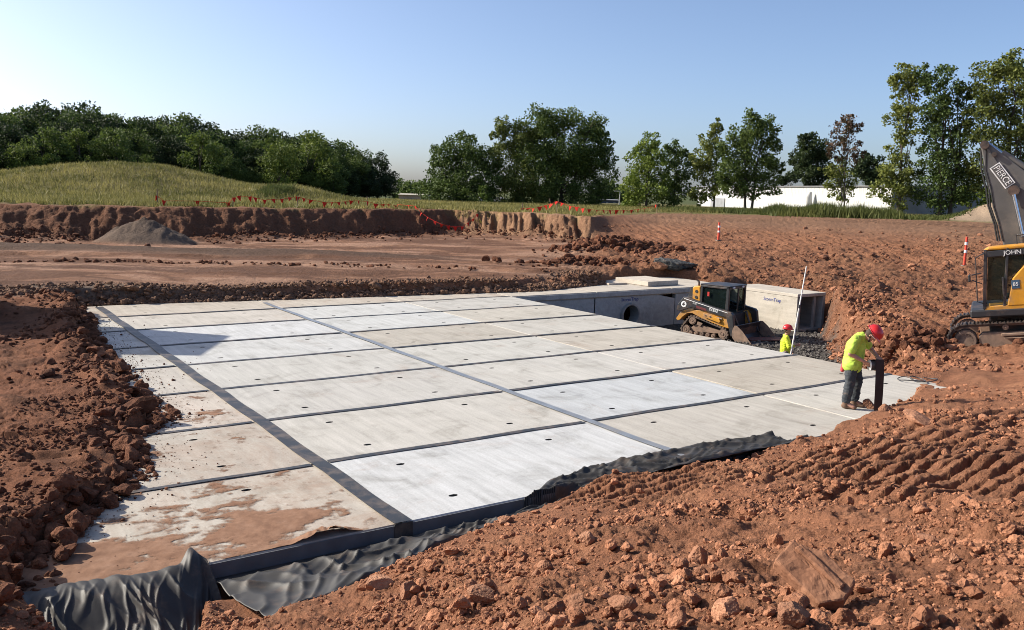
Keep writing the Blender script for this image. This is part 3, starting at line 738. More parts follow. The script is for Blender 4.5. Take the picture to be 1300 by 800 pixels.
# perimeter walls
def wall(u0, u1, v, hole=None, z0=-1.7, z1=-.245, th=.2):
    b = MB()
    if hole is None: b.box(((u0 + u1) / 2, v + th / 2, (z0 + z1) / 2), (u1 - u0, th, z1 - z0), bev=.01)
    else:
        hu, hz, hr = hole; n = 28
        rim = [(hu + hr * math.cos(2 * math.pi * k / n), hz + hr * math.sin(2 * math.pi * k / n)) for k in range(n)]
        def outer(k):
            t = 2 * math.pi * k / n; dx, dz = math.cos(t), math.sin(t)
            s_ = 1e9
            if dx > 1e-6: s_ = min(s_, (u1 - hu) / dx)
            if dx < -1e-6: s_ = min(s_, (u0 - hu) / dx)
            if dz > 1e-6: s_ = min(s_, (z1 - hz) / dz)
            if dz < -1e-6: s_ = min(s_, (z0 - hz) / dz)
            return (hu + dx * s_, hz + dz * s_)
        vs = []; fs = []
        for (vv) in (v, v + th):
            vs += [Vector((p[0], vv, p[1])) for p in rim]; vs += [Vector((*[outer(k)[0]], vv, outer(k)[1])) for k in range(n)]
        for k in range(n):
            k2 = (k + 1) % n
            fs.append((k, k2, n + k2, n + k)); fs.append((2 * n + k, 3 * n + k, 3 * n + k2, 2 * n + k2)); fs.append((k, 2 * n + k, 2 * n + k2, k2))
        # corners of the rectangle
        b.add(vs, fs)
        for (cu, cz) in ((u0, z0), (u1, z0), (u1, z1), (u0, z1)):
            ks = sorted(range(n), key=lambda k: (outer(k)[0] - cu) ** 2 + (outer(k)[1] - cz) ** 2)[:2]
            a_, b_ = outer(ks[0]), outer(ks[1])
            if abs(a_[0] - b_[0]) > 1e-4 and abs(a_[1] - b_[1]) > 1e-4:
                b.add([Vector((a_[0], v, a_[1])), Vector((b_[0], v, b_[1])), Vector((cu, v, cz))], [(0, 1, 2)])
    o = b.build('wall_panel', M['wall_concrete'], deck); o.color = (.95, .97, 1.0, 1); return o
wall(13.02, 16.84, 17.22); wall(16.88, 21.02, 17.22, (18.62, -.97, .46)); wall(21.06, 24.4, 17.22)
pr = MB().ring((18.62, 17.35, -.97), .46, .395, .5, 'y', 28).build('pipe_rim', M['wall_concrete'], deck, True); pr.color = (.8, .8, .8, 1)
MB().box((18.62, 18.6, -.97), (1.4, .05, 1.3)).build('vault_inner_wall', M['recess'], deck)  # dark colour paints the shade seen through the pipe opening
b = MB().box((12.9, 8.6, -.97), (.18, 17.1, 1.42), bev=.01); b.build('wall_panel', M['wall_concrete'], deck)
b = MB().box((4.3, .12, -.97), (17.3, .2, 1.42), bev=.01); b.build('wall_panel', M['wall_concrete'], deck)
# two added concrete blocks, unseen off to the left, put in to throw the long shadow on the far left panels
for (zz, lab) in ((0.2, 'lower added concrete block out of view on the left, casting a shadow'), (2.35, 'upper added concrete block out of view, stacked to lengthen the shadow')):
    un = thing('shadow_block', lab, 'shadow caster', (-14.9, 21.6 + (.1 if zz > 1 else 0), zz), R(4))
    MB().box((0, 0, 2.0), (1.9, 2.6, .22), bev=.02).build('roof_slab', M['wall_concrete'], un)
    for x in (-.85, .85): MB().box((x, 0, .94), (.18, 2.6, 1.88), bev=.02).build('side_wall', M['wall_concrete'], un)
# blue maker's lettering sprayed on the header
M['blue_paint'] = plain('blue_paint', (.03, .05, .22), .7)
TX = Matrix.Rotation(R(90), 4, 'X')
for (uu, zz, sz) in ((18.62, -.36, .2), (14.05, -.5, .2)):
    text_obj('StormTrap', sz, M['blue_paint'], Matrix.Translation((uu, 17.215, zz)) @ TX, deck)
# joint tapes: across the joints between rows, along the joints between columns
def strip(u0, v0, u1, v1, wd, z, mat, name='joint_tape', wob=.012):
    n = max(6, int(max(abs(u1 - u0), abs(v1 - v0)) / .35)); vs = []; fs = []
    L = math.hypot(u1 - u0, v1 - v0); du, dv = (u1 - u0) / L, (v1 - v0) / L
    for k in range(n + 1):
        t = k / n; cu = u0 + (u1 - u0) * t; cv = v0 + (v1 - v0) * t
        o_ = wob * (math.sin(k * .83 + u0) + .6 * math.sin(k * .31 + v0 * 3)); w_ = wd * (1 + .03 * math.sin(k * 1.7)); zz = z + .0035 * (1 + math.sin(k * 1.3 + v0)) * .5
        for s_ in (-.5, .5):
            for h in (0, -.004):
                vs.append(Vector((cu - dv * (s_ * w_ + o_), cv + du * (s_ * w_ + o_), zz + h + .004)))
    for k in range(n):
        a = k * 4; b_ = a + 4
        fs += [(a, a + 2, b_ + 2, b_), (a + 2, a + 3, b_ + 3, b_ + 2), (a + 1, a, b_, b_ + 1)]
    return MB().add(vs, fs).build(name, mat, deck)
for k in range(1, 8):
    for c in range(0, 2):
        strip(COLS[c] + (.13 if c == 1 else 0), k * ROW, COLS[c + 1] - .12, k * ROW, .115 if c == 1 else .09, .007, M['tape'])
    strip(4.632 + .1, k * ROW, 13.0, k * ROW, .115, .007, M['tape'])
strip(0, -.01, 0, 19.4, .215, .017, M['tape'])
strip(4.632, .0, 4.632, 18.6, .145, .017, M['tape_pale'])
# membrane on the front face and the folded tape end
MB().box((3.2, -.006, -.14), (15.0, .012, .262)).build('face_membrane', M['lead_face'], deck)
MB().box((0, -.016, -.125), (.225, .012, .27)).build('tape_end', M['tape'], deck)

# ------------------------------------------------------------------ box culvert at the right end of the pit
box = thing('box_culvert', 'pale concrete box culvert with open right end behind the loader', 'culvert', (OX, OY, 0), YAW)
def part_box(name, c, d, mat, parent, bev=.012, col=None, rot=None):
    o = MB().box(c, d, rot, bev=bev).build(name, mat, parent)
    if col: o.color = (*col, 1)
    return o
U0, U1, V0, V1 = 24.22, 25.95, 13.72, 17.18
part_box('side_wall', (U0 + .08, (V0 + V1) / 2, -.835), (.16, V1 - V0, 1.40), M['wall_concrete'], box, col=(1.12, 1.06, .96))
part_box('side_wall', (U1 - .08, (V0 + V1) / 2, -.835), (.16, V1 - V0, 1.40), M['wall_concrete'], box)
part_box('roof_slab', ((U0 + U1) / 2, (V0 + V1) / 2, -.07), (U1 - U0 + .03, V1 - V0 + .03, .125), M['wall_concrete'], box, col=(1.1, 1.03, .93))
part_box('floor_slab', ((U0 + U1) / 2, (V0 + V1) / 2, -1.47), (U1 - U0 - .34, V1 - V0, .12), M['wall_concrete'], box)
part_box('end_wall', ((U0 + U1) / 2, V1 - .12, -.78), (U1 - U0 - .34, .1, 1.28), M['recess'], box, 0)  # back wall coloured dark for the shade inside the open end
part_box('end_frame', (U0 + .1, V0 - .03, -.82), (.1, .06, 1.38), M['wall_concrete'], box, col=(.6, .6, .6))
part_box('end_frame', (U1 - .55, V0 + .12, -.82), (.12, .1, 1.36), M['wall_concrete'], box, col=(.9, .9, .9))
text_obj('StormTrap', .2, M['blue_paint'], Matrix.Translation((U0 - .004, 14.95, -.36)) @ Matrix.Rotation(R(-90), 4, 'Z') @ TX, box)

# ------------------------------------------------------------------ loose cover slab on the header
sl = MB().box((21.05, 18.95, .105), (1.75, 1.95, .19), rot=R(2), bev=.012).build('cover_slab', M['concrete'])
sl.matrix_world = DECK; sl.color = (1.2, 1.1, .98, 1)
tag(sl, 'loose thick concrete slab lying flat on the vault top', 'concrete slab')
sl = MB().box((19.55, 19.55, .035), (.9, 1.2, .07), rot=R(-6), bev=.008).build('cover_slab', M['concrete'])
sl.matrix_world = DECK; sl.color = (1.25, 1.1, .95, 1)
tag(sl, 'thin concrete offcut beside the thick loose slab at the gravel bank', 'concrete slab')

# ------------------------------------------------------------------ clods, stones, gravel
def rock_geo(seed, sub=1, cuts=9, noise=.16, flat=1.0):
    r = np.random.default_rng(seed)
    bm = bmesh.new(); bmesh.ops.create_icosphere(bm, subdivisions=sub + 1 if sub >= 1 else 1, radius=1.0)
    bm.verts.index_update()
    V = np.array([v.co[:] for v in bm.verts]); F = np.array([[w.index for w in f.verts] for f in bm.faces]); bm.free()
    for k in range(cuts):
        n = r.normal(size=3); n /= np.linalg.norm(n); d = r.uniform(.5, .9)
        e = np.maximum(V @ n - d, 0); V -= e[:, None] * n
    a = r.normal(size=(4, 3)) * 2.2; ph = r.uniform(0, 6, 4)
    V *= (1 + noise * sum(np.sin(V @ a[i] + ph[i]) for i in range(4)) / 2.2)[:, None]
    V += r.normal(size=V.shape) * (noise * .22)
    V *= np.array([r.uniform(.85, 1.25), r.uniform(.8, 1.1), r.uniform(.6, .95) * flat])
    return V, F
R20 = [rock_geo(100 + i, 0, 3, .22) for i in range(10)]
R80 = [rock_geo(200 + i, 1, 9, .17) for i in range(14)]
R320 = [rock_geo(300 + i, 2, 12, .15) for i in range(14)]
def rot_mats(n, r):
    q = r.normal(size=(n, 4)); q /= np.linalg.norm(q, axis=1)[:, None]
    w, x, y, z = q.T
    return np.stack([np.stack([1 - 2 * (y * y + z * z), 2 * (x * y - z * w), 2 * (x * z + y * w)], -1),
                     np.stack([2 * (x * y + z * w), 1 - 2 * (x * x + z * z), 2 * (y * z - x * w)], -1),
                     np.stack([2 * (x * z - y * w), 2 * (y * z + x * w), 1 - 2 * (x * x + y * y)], -1)], 1)
def scatter(name, P, S, mat, geos, r, label=None, kind='stuff'):
    """one mesh of loose pieces"""
    n = len(P)
    if n == 0: return None
    pick = r.integers(0, len(geos), n); Vs = []; Fs = []; Ts = []; off = 0
    RM = rot_mats(n, r); tone = r.uniform(0, 1, n)
    for g, (V, F) in enumerate(geos):
        ii = np.where(pick == g)[0]
        if len(ii) == 0: continue
        W = np.einsum('nij,vj->nvi', RM[ii], V) * S[ii][:, None, None]
        W[..., 2] *= .8
        W += P[ii][:, None, :]
        Vs.append(W.reshape(-1, 3)); m = len(V)
        Fs.append((F[None] + (np.arange(len(ii)) * m)[:, None, None]).reshape(-1, 3) + off); off += len(ii) * m
        Ts.append(np.repeat(tone[ii], m))
    me = np_mesh(name, np.vstack(Vs), np.vstack(Fs), [mat])
    at = me.attributes.new('tone', 'FLOAT', 'POINT'); at.data.foreach_set('value', np.concatenate(Ts).astype(np.float32))
    o = link(bpy.data.objects.new(name, me)); o['kind'] = kind
    if label: o['label'] = label
    return o
def rock_meshes(name, mat, geos): return [np_mesh(name, V, F, [mat]) for V, F in geos]
CLOD_RED = rock_meshes('dirt_clod', M['red_clod'], R320); CLOD_DARK = rock_meshes('dirt_clod', M['dark_clod'], R320)
STONE = rock_meshes('stone', M['gravel'], R320); BOULD = rock_meshes('boulder', M['boulder'], [rock_geo(400 + i, 3, 11, .07) for i in range(8)])
def put(name, meshes, loc, size, label, cat, group=None, sc=None, rot=None, sink=.35):
    o = link(bpy.data.objects.new(name, rnd.choice(meshes) if isinstance(meshes, list) else meshes))
    s_ = sc or (1, 1, 1)
    o.scale = (size * s_[0], size * s_[1], size * s_[2])
    o.rotation_euler = rot if rot is not None else (rnd.uniform(-.5, .5), rnd.uniform(-.5, .5), rnd.uniform(0, 6.28))
    o.location = (loc[0], loc[1], loc[2] + size * s_[2] * (.7 - sink))
    return tag(o, label, cat, group)

def fore_ok(X, Y):
    u, v = uv_of(X, Y)
    lo = np.where((u > -2.15) & (u < 2.3), -np.interp(u, [-2.2, -1.5, -.5, .6, 1.5, 2.2], [1.5, 1.28, .93, .62, .46, .32]), 9)
    return (v < np.minimum(lo, np.interp(u, FRONT_U, FRONT_V) - .06)) & (u > np.interp(v, LEFT_V, LEFT_U) - .3) & (Y < 22)
def pareto(n, lo, hi, k, r):
    q = r.uniform(0, 1, n); return (lo ** -k + q * (hi ** -k - lo ** -k)) ** (-1 / k)
# foreground spoil crumbs
n = 260000
az = rng.uniform(R(-33), R(33), n); D = np.sqrt(rng.uniform(2.7 ** 2, 19 ** 2, n)); X = D * np.sin(az); Y = D * np.cos(az)
S = pareto(n, .0085, .08, 2.4, rng)
dens = np.clip(.42 + .95 * fbm(X * .8, Y * .8, 4, 501), .05, 1)
for (px, py, zz, rr) in ((830, 612, .25, 1.3), (1215, 600, .85, 2.0), (1060, 590, .45, 1.3)):   # few crumbs on the rolled tracks
    c = at_z(px, py, zz); dens *= 1 - .93 * np.exp(-((X - c[0]) ** 2 + (Y - c[1]) ** 2) / rr ** 2)
ok = fore_ok(X, Y) & (rng.uniform(0, 1, n) < dens) & (S * 1120 / D > 1.6)
X, Y, S, D = X[ok], Y[ok], S[ok], D[ok]
Z = ground(X, Y); P = np.stack([X, Y, Z + S * .15], -1)
big = S * 1120 / D
order = np.argsort(-big); ind = order[:215]; rest = order[215:]
for i in ind:
    put('dirt_clod', CLOD_RED, P[i], S[i] * .95, 'rust brown dirt clod lying loose among many on the churned spoil', 'dirt clod', 'loose clods on the foreground spoil')
m80 = rest[(big[rest] > 4.5)]; m20 = rest[(big[rest] <= 4.5)]
scatter('dirt_crumbs', P[m80], S[m80], M['red_clod'], R80, rng, 'loose red dirt crumbs covering the foreground spoil')
scatter('fine_crumbs', P[m20], S[m20], M['red_clod'], R20, rng, 'fine red crumbs strewn over the foreground spoil')
print('fore', len(m80), len(m20))
# heaped clods along the left edge of the deck
n = 9000
v = rng.uniform(-.8, 19.5, n); du = -np.abs(rng.normal(.12, .5, n)) + .14
u = np.interp(v, LEFT_V, LEFT_U) + du; S = pareto(n, .025, .17, 1.7, rng) * np.where(du > -.4, 1, .8)
X, Y = w2(u, v); ok = rng.uniform(0, 1, n) < np.clip(.45 + .8 * fbm(X * .8, Y * .8, 2, 511), .1, 1)
X, Y, S, u, v = X[ok], Y[ok], S[ok], u[ok], v[ok]
Z = np.maximum(ground(X, Y), np.where((u > -4.35) & (v > 0), 0.0, -9)); P = np.stack([X, Y, Z + S * .25], -1)
order = np.argsort(-S * 1120 / Y); ind = order[:40]; rest = order[40:]
for i in ind:
    put('dirt_clod', CLOD_DARK, P[i], S[i], 'dark brown dirt clod heaped along the left edge of the deck', 'dirt clod', 'dark clods along the left edge of the deck')
bigr = (S * 1120 / Y)[rest] > 4.5
scatter('dark_crumbs', P[rest][bigr], S[rest][bigr], M['dark_clod'], R80, rng, 'dark loose clods banked along the left edge of the deck')
scatter('dark_crumbs', P[rest][~bigr], S[rest][~bigr], M['dark_clod'], R20, rng, 'dark crumbs between the clods along the left edge of the deck')
# spill of small crumbs out onto the left panels and in the lower left corner
n = 1800
v = rng.uniform(0.05, 17, n); u = np.interp(v, LEFT_V, LEFT_U) + np.abs(rng.exponential(.28, n)); S = pareto(n, .006, .035, 2.4, rng)
X, Y = w2(u, v); P = np.stack([X, Y, S * .4], -1); scatter('spilled_crumbs', P, S, M['dark_clod'], R20, rng, 'small crumbs spilled over the left panels')
n = 9000
X = rng.uniform(-7.5, -3.0, n); Y = rng.uniform(5.8, 14, n); u, v = uv_of(X, Y); S = pareto(n, .014, .09, 2.0, rng)
ok = (u < np.interp(v, LEFT_V, LEFT_U) - .05) & (rng.uniform(0, 1, n) < np.clip(.35 + .9 * fbm(X * .7, Y * .7, 3, 521), .05, 1)); X, Y, S = X[ok], Y[ok], S[ok]
b_ = S * 1120 / Y > 4.5; P = np.stack([X, Y, ground(X, Y) + S * .2], -1)
scatter('left_crumbs', P[~b_], S[~b_], M['dark_clod'], R20, rng, 'fine dark crumbs on the muddy ground left of the deck')
scatter('left_crumbs', P[b_], S[b_], M['dark_clod'], R80, rng, 'dark crumbs on the muddy ground left of the deck')
n = 3500
X = rng.uniform(-19, -6, n); Y = rng.uniform(12, 27, n); u, v = uv_of(X, Y); S = pareto(n, .03, .16, 1.9, rng)
ok = (u < np.interp(v, LEFT_V, LEFT_U) - .3) & (rng.uniform(0, 1, n) < np.clip(.15 + .9 * fbm(X * .5, Y * .5, 3, 522), .03, 1)); X, Y, S = X[ok], Y[ok], S[ok]
scatter('left_clods', np.stack([X, Y, ground(X, Y) + S * .2], -1), S, M['dark_clod'], R80, rng, 'dark clods on the muddy ground left of the deck')
# gravel bank behind the deck
n = 7500
u = rng.uniform(-6.5, 19.3, n); db = np.abs(np.where(rng.uniform(0, 1, n) < .55, rng.normal(.18, .22, n), rng.normal(0, .8, n))); v = np.interp(u, BACK_U, BACK_V) + db - .08; S = pareto(n, .03, .125, 1.8, rng)
X, Y = w2(u, v); Z = np.maximum(np.maximum(ground(X, Y), 0.0), .16 * sst(.0, .42, db) * rng.uniform(.5, 1.1, n)); P = np.stack([X, Y, Z + S * .3], -1)
order = np.argsort(-S * (db < .5)); ind = order[:45]; rest = order[45:]
for i in ind:
    put('stone', STONE, P[i], S[i], 'brown stone in the rubble bank along the back of the deck', 'stone', 'stones of the rubble bank behind the deck')
bigr = S[rest] > .062
scatter('rubble', P[rest][bigr], S[rest][bigr], M['gravel'], R80, rng, 'brown stone rubble banked along the back of the deck')
scatter('fine_rubble', P[rest][~bigr], S[rest][~bigr], M['gravel'], R20, rng, 'fine brown rubble between the stones behind the deck')
# grey crushed stone on the pit floor
n = 7000
u = rng.uniform(13.1, 25, n); v = rng.uniform(4, 17, n); S = pareto(n, .03, .085, 1.6, rng); inside = seg_dist(u, v, PIT)
ok = (inside > -.15) & (rng.uniform(0, 1, n) < np.where(v < 13.2, 1, .35)); u, v, S = u[ok], v[ok], S[ok]; X, Y = w2(u, v)
scatter('crushed_stone', np.stack([X, Y, ground(X, Y) + S * .3], -1), S, M['grey_gravel'], R20, rng, 'grey crushed stone spread on the pit floor')
# churned clods on the right and on the far slope
n = 30000
X = rng.uniform(6, 42, n); Y = rng.uniform(19, 76, n); u, v = uv_of(X, Y); a = X / Y; S = pareto(n, .045, .24, 2.5, rng)
ok = (a > .08) & (a < .72) & (seg_dist(u, v, PIT) < -.2) & (u > 13.2) & (seg_dist(u, v, VAULT) < -.3) & ((a > .13) | (Y > 44)) & (rng.uniform(0, 1, n) < np.clip(.42 + .9 * fbm(X * .25, Y * .2, 3, 531), .05, 1) * np.clip((66 - Y) / 22, 0, 1))
X, Y, S = X[ok], Y[ok], S[ok]
scatter('churned_clods', np.stack([X, Y, ground(X, Y) + S * .15], -1), S, M['brown_clod'], R20, rng, 'churned red clods over the slope right of the pit')
n = 5000
u = rng.uniform(14, 27, n); v = rng.uniform(3, 15, n); sd_ = seg_dist(u, v, PIT); S = pareto(n, .04, .22, 1.9, rng); ok = (sd_ < -.1) & (sd_ > -2.6) & (u > 13.3) & ~((u > 24) & (v > 13.6)); u, v, S = u[ok], v[ok], S[ok]; X, Y = w2(u, v)
scatter('slope_clods', np.stack([X, Y, ground(X, Y) + S * .15], -1), S, M['red_clod'], R20, rng, 'red clods on the slope at the right of the pit')
def heap(name, cx, cy, rx, ry, n, lo, hi, mat, label, geos=R80):
    X = rng.normal(cx, rx * .55, n); Y = rng.normal(cy, ry * .55, n); S = pareto(n, lo, hi, 1.4, rng)
    scatter(name, np.stack([X, Y, ground(X, Y) + S * .35], -1), S, mat, geos, rng, label)
heap('broken_clods', 11.2, 25.2, 2.6, 1.1, 420, .06, .26, M['dark_clod'], 'ridge of dark broken clods before the excavator')
heap('pushed_clods', 5.9, 50.3, 3.2, 2.0, 600, .08, .34, M['dark_clod'], 'heap of dark clods at the end of the graded flats')
heap('ridge_clods', 3.2, 41.4, 2.6, .8, 320, .07, .24, M['dark_clod'], 'low ridge of dark clods before the fabric bundle')
heap('flat_clods', -16, 37.0, 16, .45, 280, .05, .14, M['dark_clod'], 'thin line of clods across the graded flats', R20)
n = 1500; X = rng.uniform(-42, 8, n); Y = 47 + rng.uniform(0, 20, n); a = X / Y
D0_ = np.interp(a, A_T, D_0); Y = D0_ - np.abs(rng.exponential(1.0, n)) + .3; X = a * Y; S = pareto(n, .06, .24, 2.2, rng); ok = np.hypot(X + 21, Y - 50.3) > 3.4; X, Y, S = X[ok], Y[ok], S[ok]
scatter('fallen_clods', np.stack([X, Y, ground(X, Y) + S * .3], -1), S, M['dark_clod'], R20, rng, 'clods fallen at the foot of the cut bank')

# single large pieces one can point to
def big_px(px, py, wpx, label, meshes, cat, sc=(1, 1, 1), rot=None, sink=.35, name='boulder', z=None):
    p = on_ground(px, py) if z is None else at_z(px, py, z)
    return put(name, meshes, p, wpx * .5 * p[1] / 1120, label, cat, None, sc, rot, sink)
big_px(1103, 517, 19, 'rust red angular boulder resting against the hanging tape strip', BOULD[0], 'boulder', (1.0, .9, 1.0), z=.02)
big_px(1124, 524, 22, 'red boulder just right of the foot of the hanging tape', BOULD[1], 'boulder', (1.1, .9, .75), z=.1)
big_px(1143, 524, 18, 'darker red boulder between the deck corner and the pale broad boulder', BOULD[2], 'boulder', (1, .9, .8), z=.1)
big_px(1170, 541, 40, 'broad wedge shaped red boulder standing apart behind the rutted spoil', BOULD[3], 'boulder', (1.1, .8, .62))
big_px(925, 782, 60, 'large lumpy tan clod at the bottom edge left of the grooved slab', BOULD[4], 'dirt clod', (1.05, .9, .85), name='dirt_clod')
big_px(1008, 793, 62, 'large rough tan clod propping up the grooved flat clod', BOULD[5], 'dirt clod', (1.0, .9, .8), name='dirt_clod')
big_px(886, 716, 34, 'tall narrow red clod standing upright above the lumpy tan clod', BOULD[6], 'dirt clod', (.85, .8, 1.15), name='dirt_clod')
big_px(1173, 688, 30, 'smooth pointed reddish stone in the right foreground', BOULD[3], 'stone', (1.1, .8, .6), name='stone')
big_px(1210, 712, 16, 'small pale triangular stone right of the pointed reddish stone', BOULD[0], 'stone', name='stone')
big_px(1205, 745, 30, 'dark flat shard of stone tilted in the right foreground', BOULD[2], 'stone', (1.2, .6, .4), name='stone')
big_px(1125, 664, 10, 'small rounded brown pebble above the pointed reddish stone', BOULD[7], 'stone', (1.1, 1, .9), name='stone')
big_px(745, 690, 24, 'blocky red clod with a dark shaded face on the middle spoil', BOULD[1], 'dirt clod', (.9, .9, 1.1), name='dirt_clod')
big_px(692, 727, 26, 'split red clod with a sharp upright edge in the middle foreground', BOULD[5], 'dirt clod', (.9, .9, 1.1), name='dirt_clod')
big_px(684, 731, 22, 'smaller clod leaning on the split red clod', BOULD[2], 'dirt clod', (1, .9, .8), name='dirt_clod')
big_px(612, 762, 38, 'smooth loaf shaped red clod lying at the lower middle', BOULD[7], 'dirt clod', (1.3, .8, .7), (0, .1, -.2), name='dirt_clod')
big_px(520, 755, 38, 'upright red clod near the bottom of the middle fabric', BOULD[4], 'dirt clod', (.95, .8, 1.0), name='dirt_clod')
big_px(482, 748, 36, 'rounded red clod perched at the edge of the middle fabric', BOULD[6], 'dirt clod', (1.1, .9, .75), name='dirt_clod')
big_px(640, 665, 24, 'pale clod on the crest beside the deck edge', BOULD[0], 'dirt clod', (1.1, .9, .8), name='dirt_clod')
big_px(790, 778, 44, 'cracked tan clod lying in the lower middle foreground', BOULD[1], 'dirt clod', (1.1, .9, .8), name='dirt_clod')
big_px(735, 770, 30, 'purple brown clod behind the cracked tan clod', BOULD[3], 'dirt clod', (.9, .9, 1.0), name='dirt_clod')
big_px(152, 470, 26, 'round dark boulder resting on the left panels with its shadow beside it', CLOD_DARK[0], 'boulder', (1, 1, .9), z=.1)
big_px(165, 500, 32, 'dark humped clod above the tan capped block on the left edge', CLOD_DARK[2], 'dirt clod', (1.2, 1, .8), name='dirt_clod', z=.1)
big_px(172, 528, 58, 'large dark clod with a broken face jutting over the left panels', CLOD_DARK[4], 'dirt clod', (1.2, .8, .6), name='dirt_clod', z=.1)
big_px(150, 535, 34, 'dark block under the jutting clod on the left edge', CLOD_DARK[6], 'dirt clod', (1, .9, .8), name='dirt_clod', z=.1)
big_px(128, 450, 20, 'tan sided clod just above the round dark boulder', CLOD_RED[3], 'dirt clod', name='dirt_clod', z=.15)
big_px(475, 377, 24, 'tan angular boulder standing out in the rubble bank', STONE[5], 'boulder', (1.2, .9, .9))
big_px(130, 386, 18, 'pale rounded stone at the left end of the rubble bank', STONE[2], 'stone', (1, .9, .8), name='stone')
big_px(165, 384, 20, 'broad brown stone left of centre at the foot of the rubble bank', STONE[7], 'stone', (1.2, .9, .7), name='stone')
big_px(28, 700, 20, 'tan lump lying on the dark crumbs at the lower left', CLOD_RED[1], 'dirt clod', name='dirt_clod')
# flat slab of dried mud with a groove, tilted on the clods
g = MB(); gp = [(-.2, -.12), (.14, -.15), (.21, -.02), (.17, .12), (-.06, .15), (-.22, .06)]
g.prism(gp, -.045, .035, 'xy'); g.prism([(-.17, .02), (.16, .0), (.16, .045), (-.17, .07)], .0352, .058, 'xy')
p = on_ground(1032, 770); go = g.build('mud_slab', M['dried_mud'], None, False, .012)
go.location = (p[0], p[1], p[2] + .15); go.rotation_euler = (R(24), R(22), R(-50)); go.scale = (.85, .85, .95)
sb = go.modifiers.new('grain', 'SUBSURF'); sb.subdivision_type = 'SIMPLE'; sb.levels = sb.render_levels = 4
tx = bpy.data.textures.new('lumps', 'CLOUDS'); tx.noise_scale = .07; tx.noise_depth = 4
dm = go.modifiers.new('wear', 'DISPLACE'); dm.texture = tx; dm.strength = .022; dm.mid_level = .5; dm.texture_coords = 'LOCAL'
tag(go, 'flat grooved slab of dried mud tilted on the foreground clods', 'mud slab')

# ------------------------------------------------------------------ mud film and heap on the left panels
nu, nv = 230, 330
uu, vv = np.meshgrid(np.linspace(-4.3, -.14, nu), np.linspace(.03, 7.3, nv), indexing='ij')
th = .62 * fbm(uu * 1.1, vv * 1.9, 7, 601, gain=.68) - .22
th += .62 * np.exp(-((uu + 2.6) / 1.5) ** 2 - ((vv - .35) / .55) ** 2) + .45 * np.exp(-((uu + 1.0) / .8) ** 2 - ((vv - .75) / .35) ** 2) + .6 * np.exp(-((uu + 3.7) / .7) ** 2 - ((vv - .8) / .8) ** 2)
th += .35 * np.exp(-((uu + 2.2) / .7) ** 2 - ((vv - 1.25) / .2) ** 2) + .25 * np.exp(-((uu + 2.0) / .8) ** 2 - ((vv - 3.9) / .3) ** 2)
th -= .34 * sst(.2, 1.4, vv - 1.6) * sst(-2.4, -1.6, uu)
th += .42 * np.exp(-((uu + .75) / .5) ** 2 - ((vv - 5.55) / .5) ** 2) + .25 * np.exp(-((uu + 1.1) / .3) ** 2 - ((vv - 6.7) / .6) ** 2)
hp = at_z(415, 682, 0); hu, hv = uv_of(hp[0], hp[1])
lump = np.exp(-((uu - hu) / .34) ** 2 - ((vv - hv) / .17) ** 2)
th = np.maximum(th, lump - .25)
cover = np.clip(th * .9, -.6, .55)
zz = .0035 + np.clip(th, 0, .6) * .012 + np.clip(th, 0, 1) * .006 * fbm(uu * 7, vv * 7, 3, 603) + np.clip(lump - .25, 0, 1) * (.13 + .05 * fbm(uu * 9, vv * 9, 3, 602))
Xw, Yw = w2(uu, vv); V = np.stack([Xw, Yw, zz], -1).reshape(-1, 3)
i, j = np.meshgrid(np.arange(nu - 1), np.arange(nv - 1), indexing='ij'); Fq = np.stack([i * nv + j, (i + 1) * nv + j, (i + 1) * nv + j + 1, i * nv + j + 1], -1).reshape(-1, 4)
keep = (th.reshape(-1)[Fq] > -.5).any(1)
mo = np_obj('mud_film', V, Fq[keep], M['mud'], None, True); ca = mo.data.attributes.new('cover', 'FLOAT', 'POINT'); ca.data.foreach_set('value', np.where(lump > .26, .6, cover).ravel().astype(np.float32))
tag(mo, 'film of drying red mud smeared over the front left panels', None, None, 'stuff')

# ------------------------------------------------------------------ black ground fabric along the front edge
def sheet(name, fn, ns, nt, label):
    s_, t_ = np.meshgrid(np.linspace(0, 1, ns), np.linspace(0, 1, nt), indexing='ij')
    Xs, Ys, Zs = fn(s_, t_); V = np.stack([Xs, Ys, Zs], -1).reshape(-1, 3)
    i, j = np.meshgrid(np.arange(ns - 1), np.arange(nt - 1), indexing='ij'); Fq = np.stack([i * nt + j, (i + 1) * nt + j, (i + 1) * nt + j + 1, i * nt + j + 1], -1).reshape(-1, 4)
    o = np_obj(name, V, Fq, M['fabric'], None, True)
    sm = o.modifiers.new('thickness', 'SOLIDIFY'); sm.thickness = .005; sm.offset = 0
    return tag(o, label, 'ground fabric')
def fold(s_, t_, a, seed, k=1.0):
    w = .25 * fbm(s_ * 3, t_ * 2, 2, seed + 9)
    r1 = 1 - np.abs(perlin((s_ - .22 * t_ + w * .2) * 7 * k, t_ * .8 + 2, seed)) * 2.2
    r2 = 1 - np.abs(perlin((s_ + .3 * t_ + w * .15) * 12 * k + 5, t_ * 1.2, seed + 3)) * 2.4
    return a * (.75 * np.maximum(r1, 0) ** 2 + .4 * np.maximum(r2, 0) ** 2 + .25 * fbm(s_ * 4 * k, t_ * 2.5, 3, seed + 5) - .3)
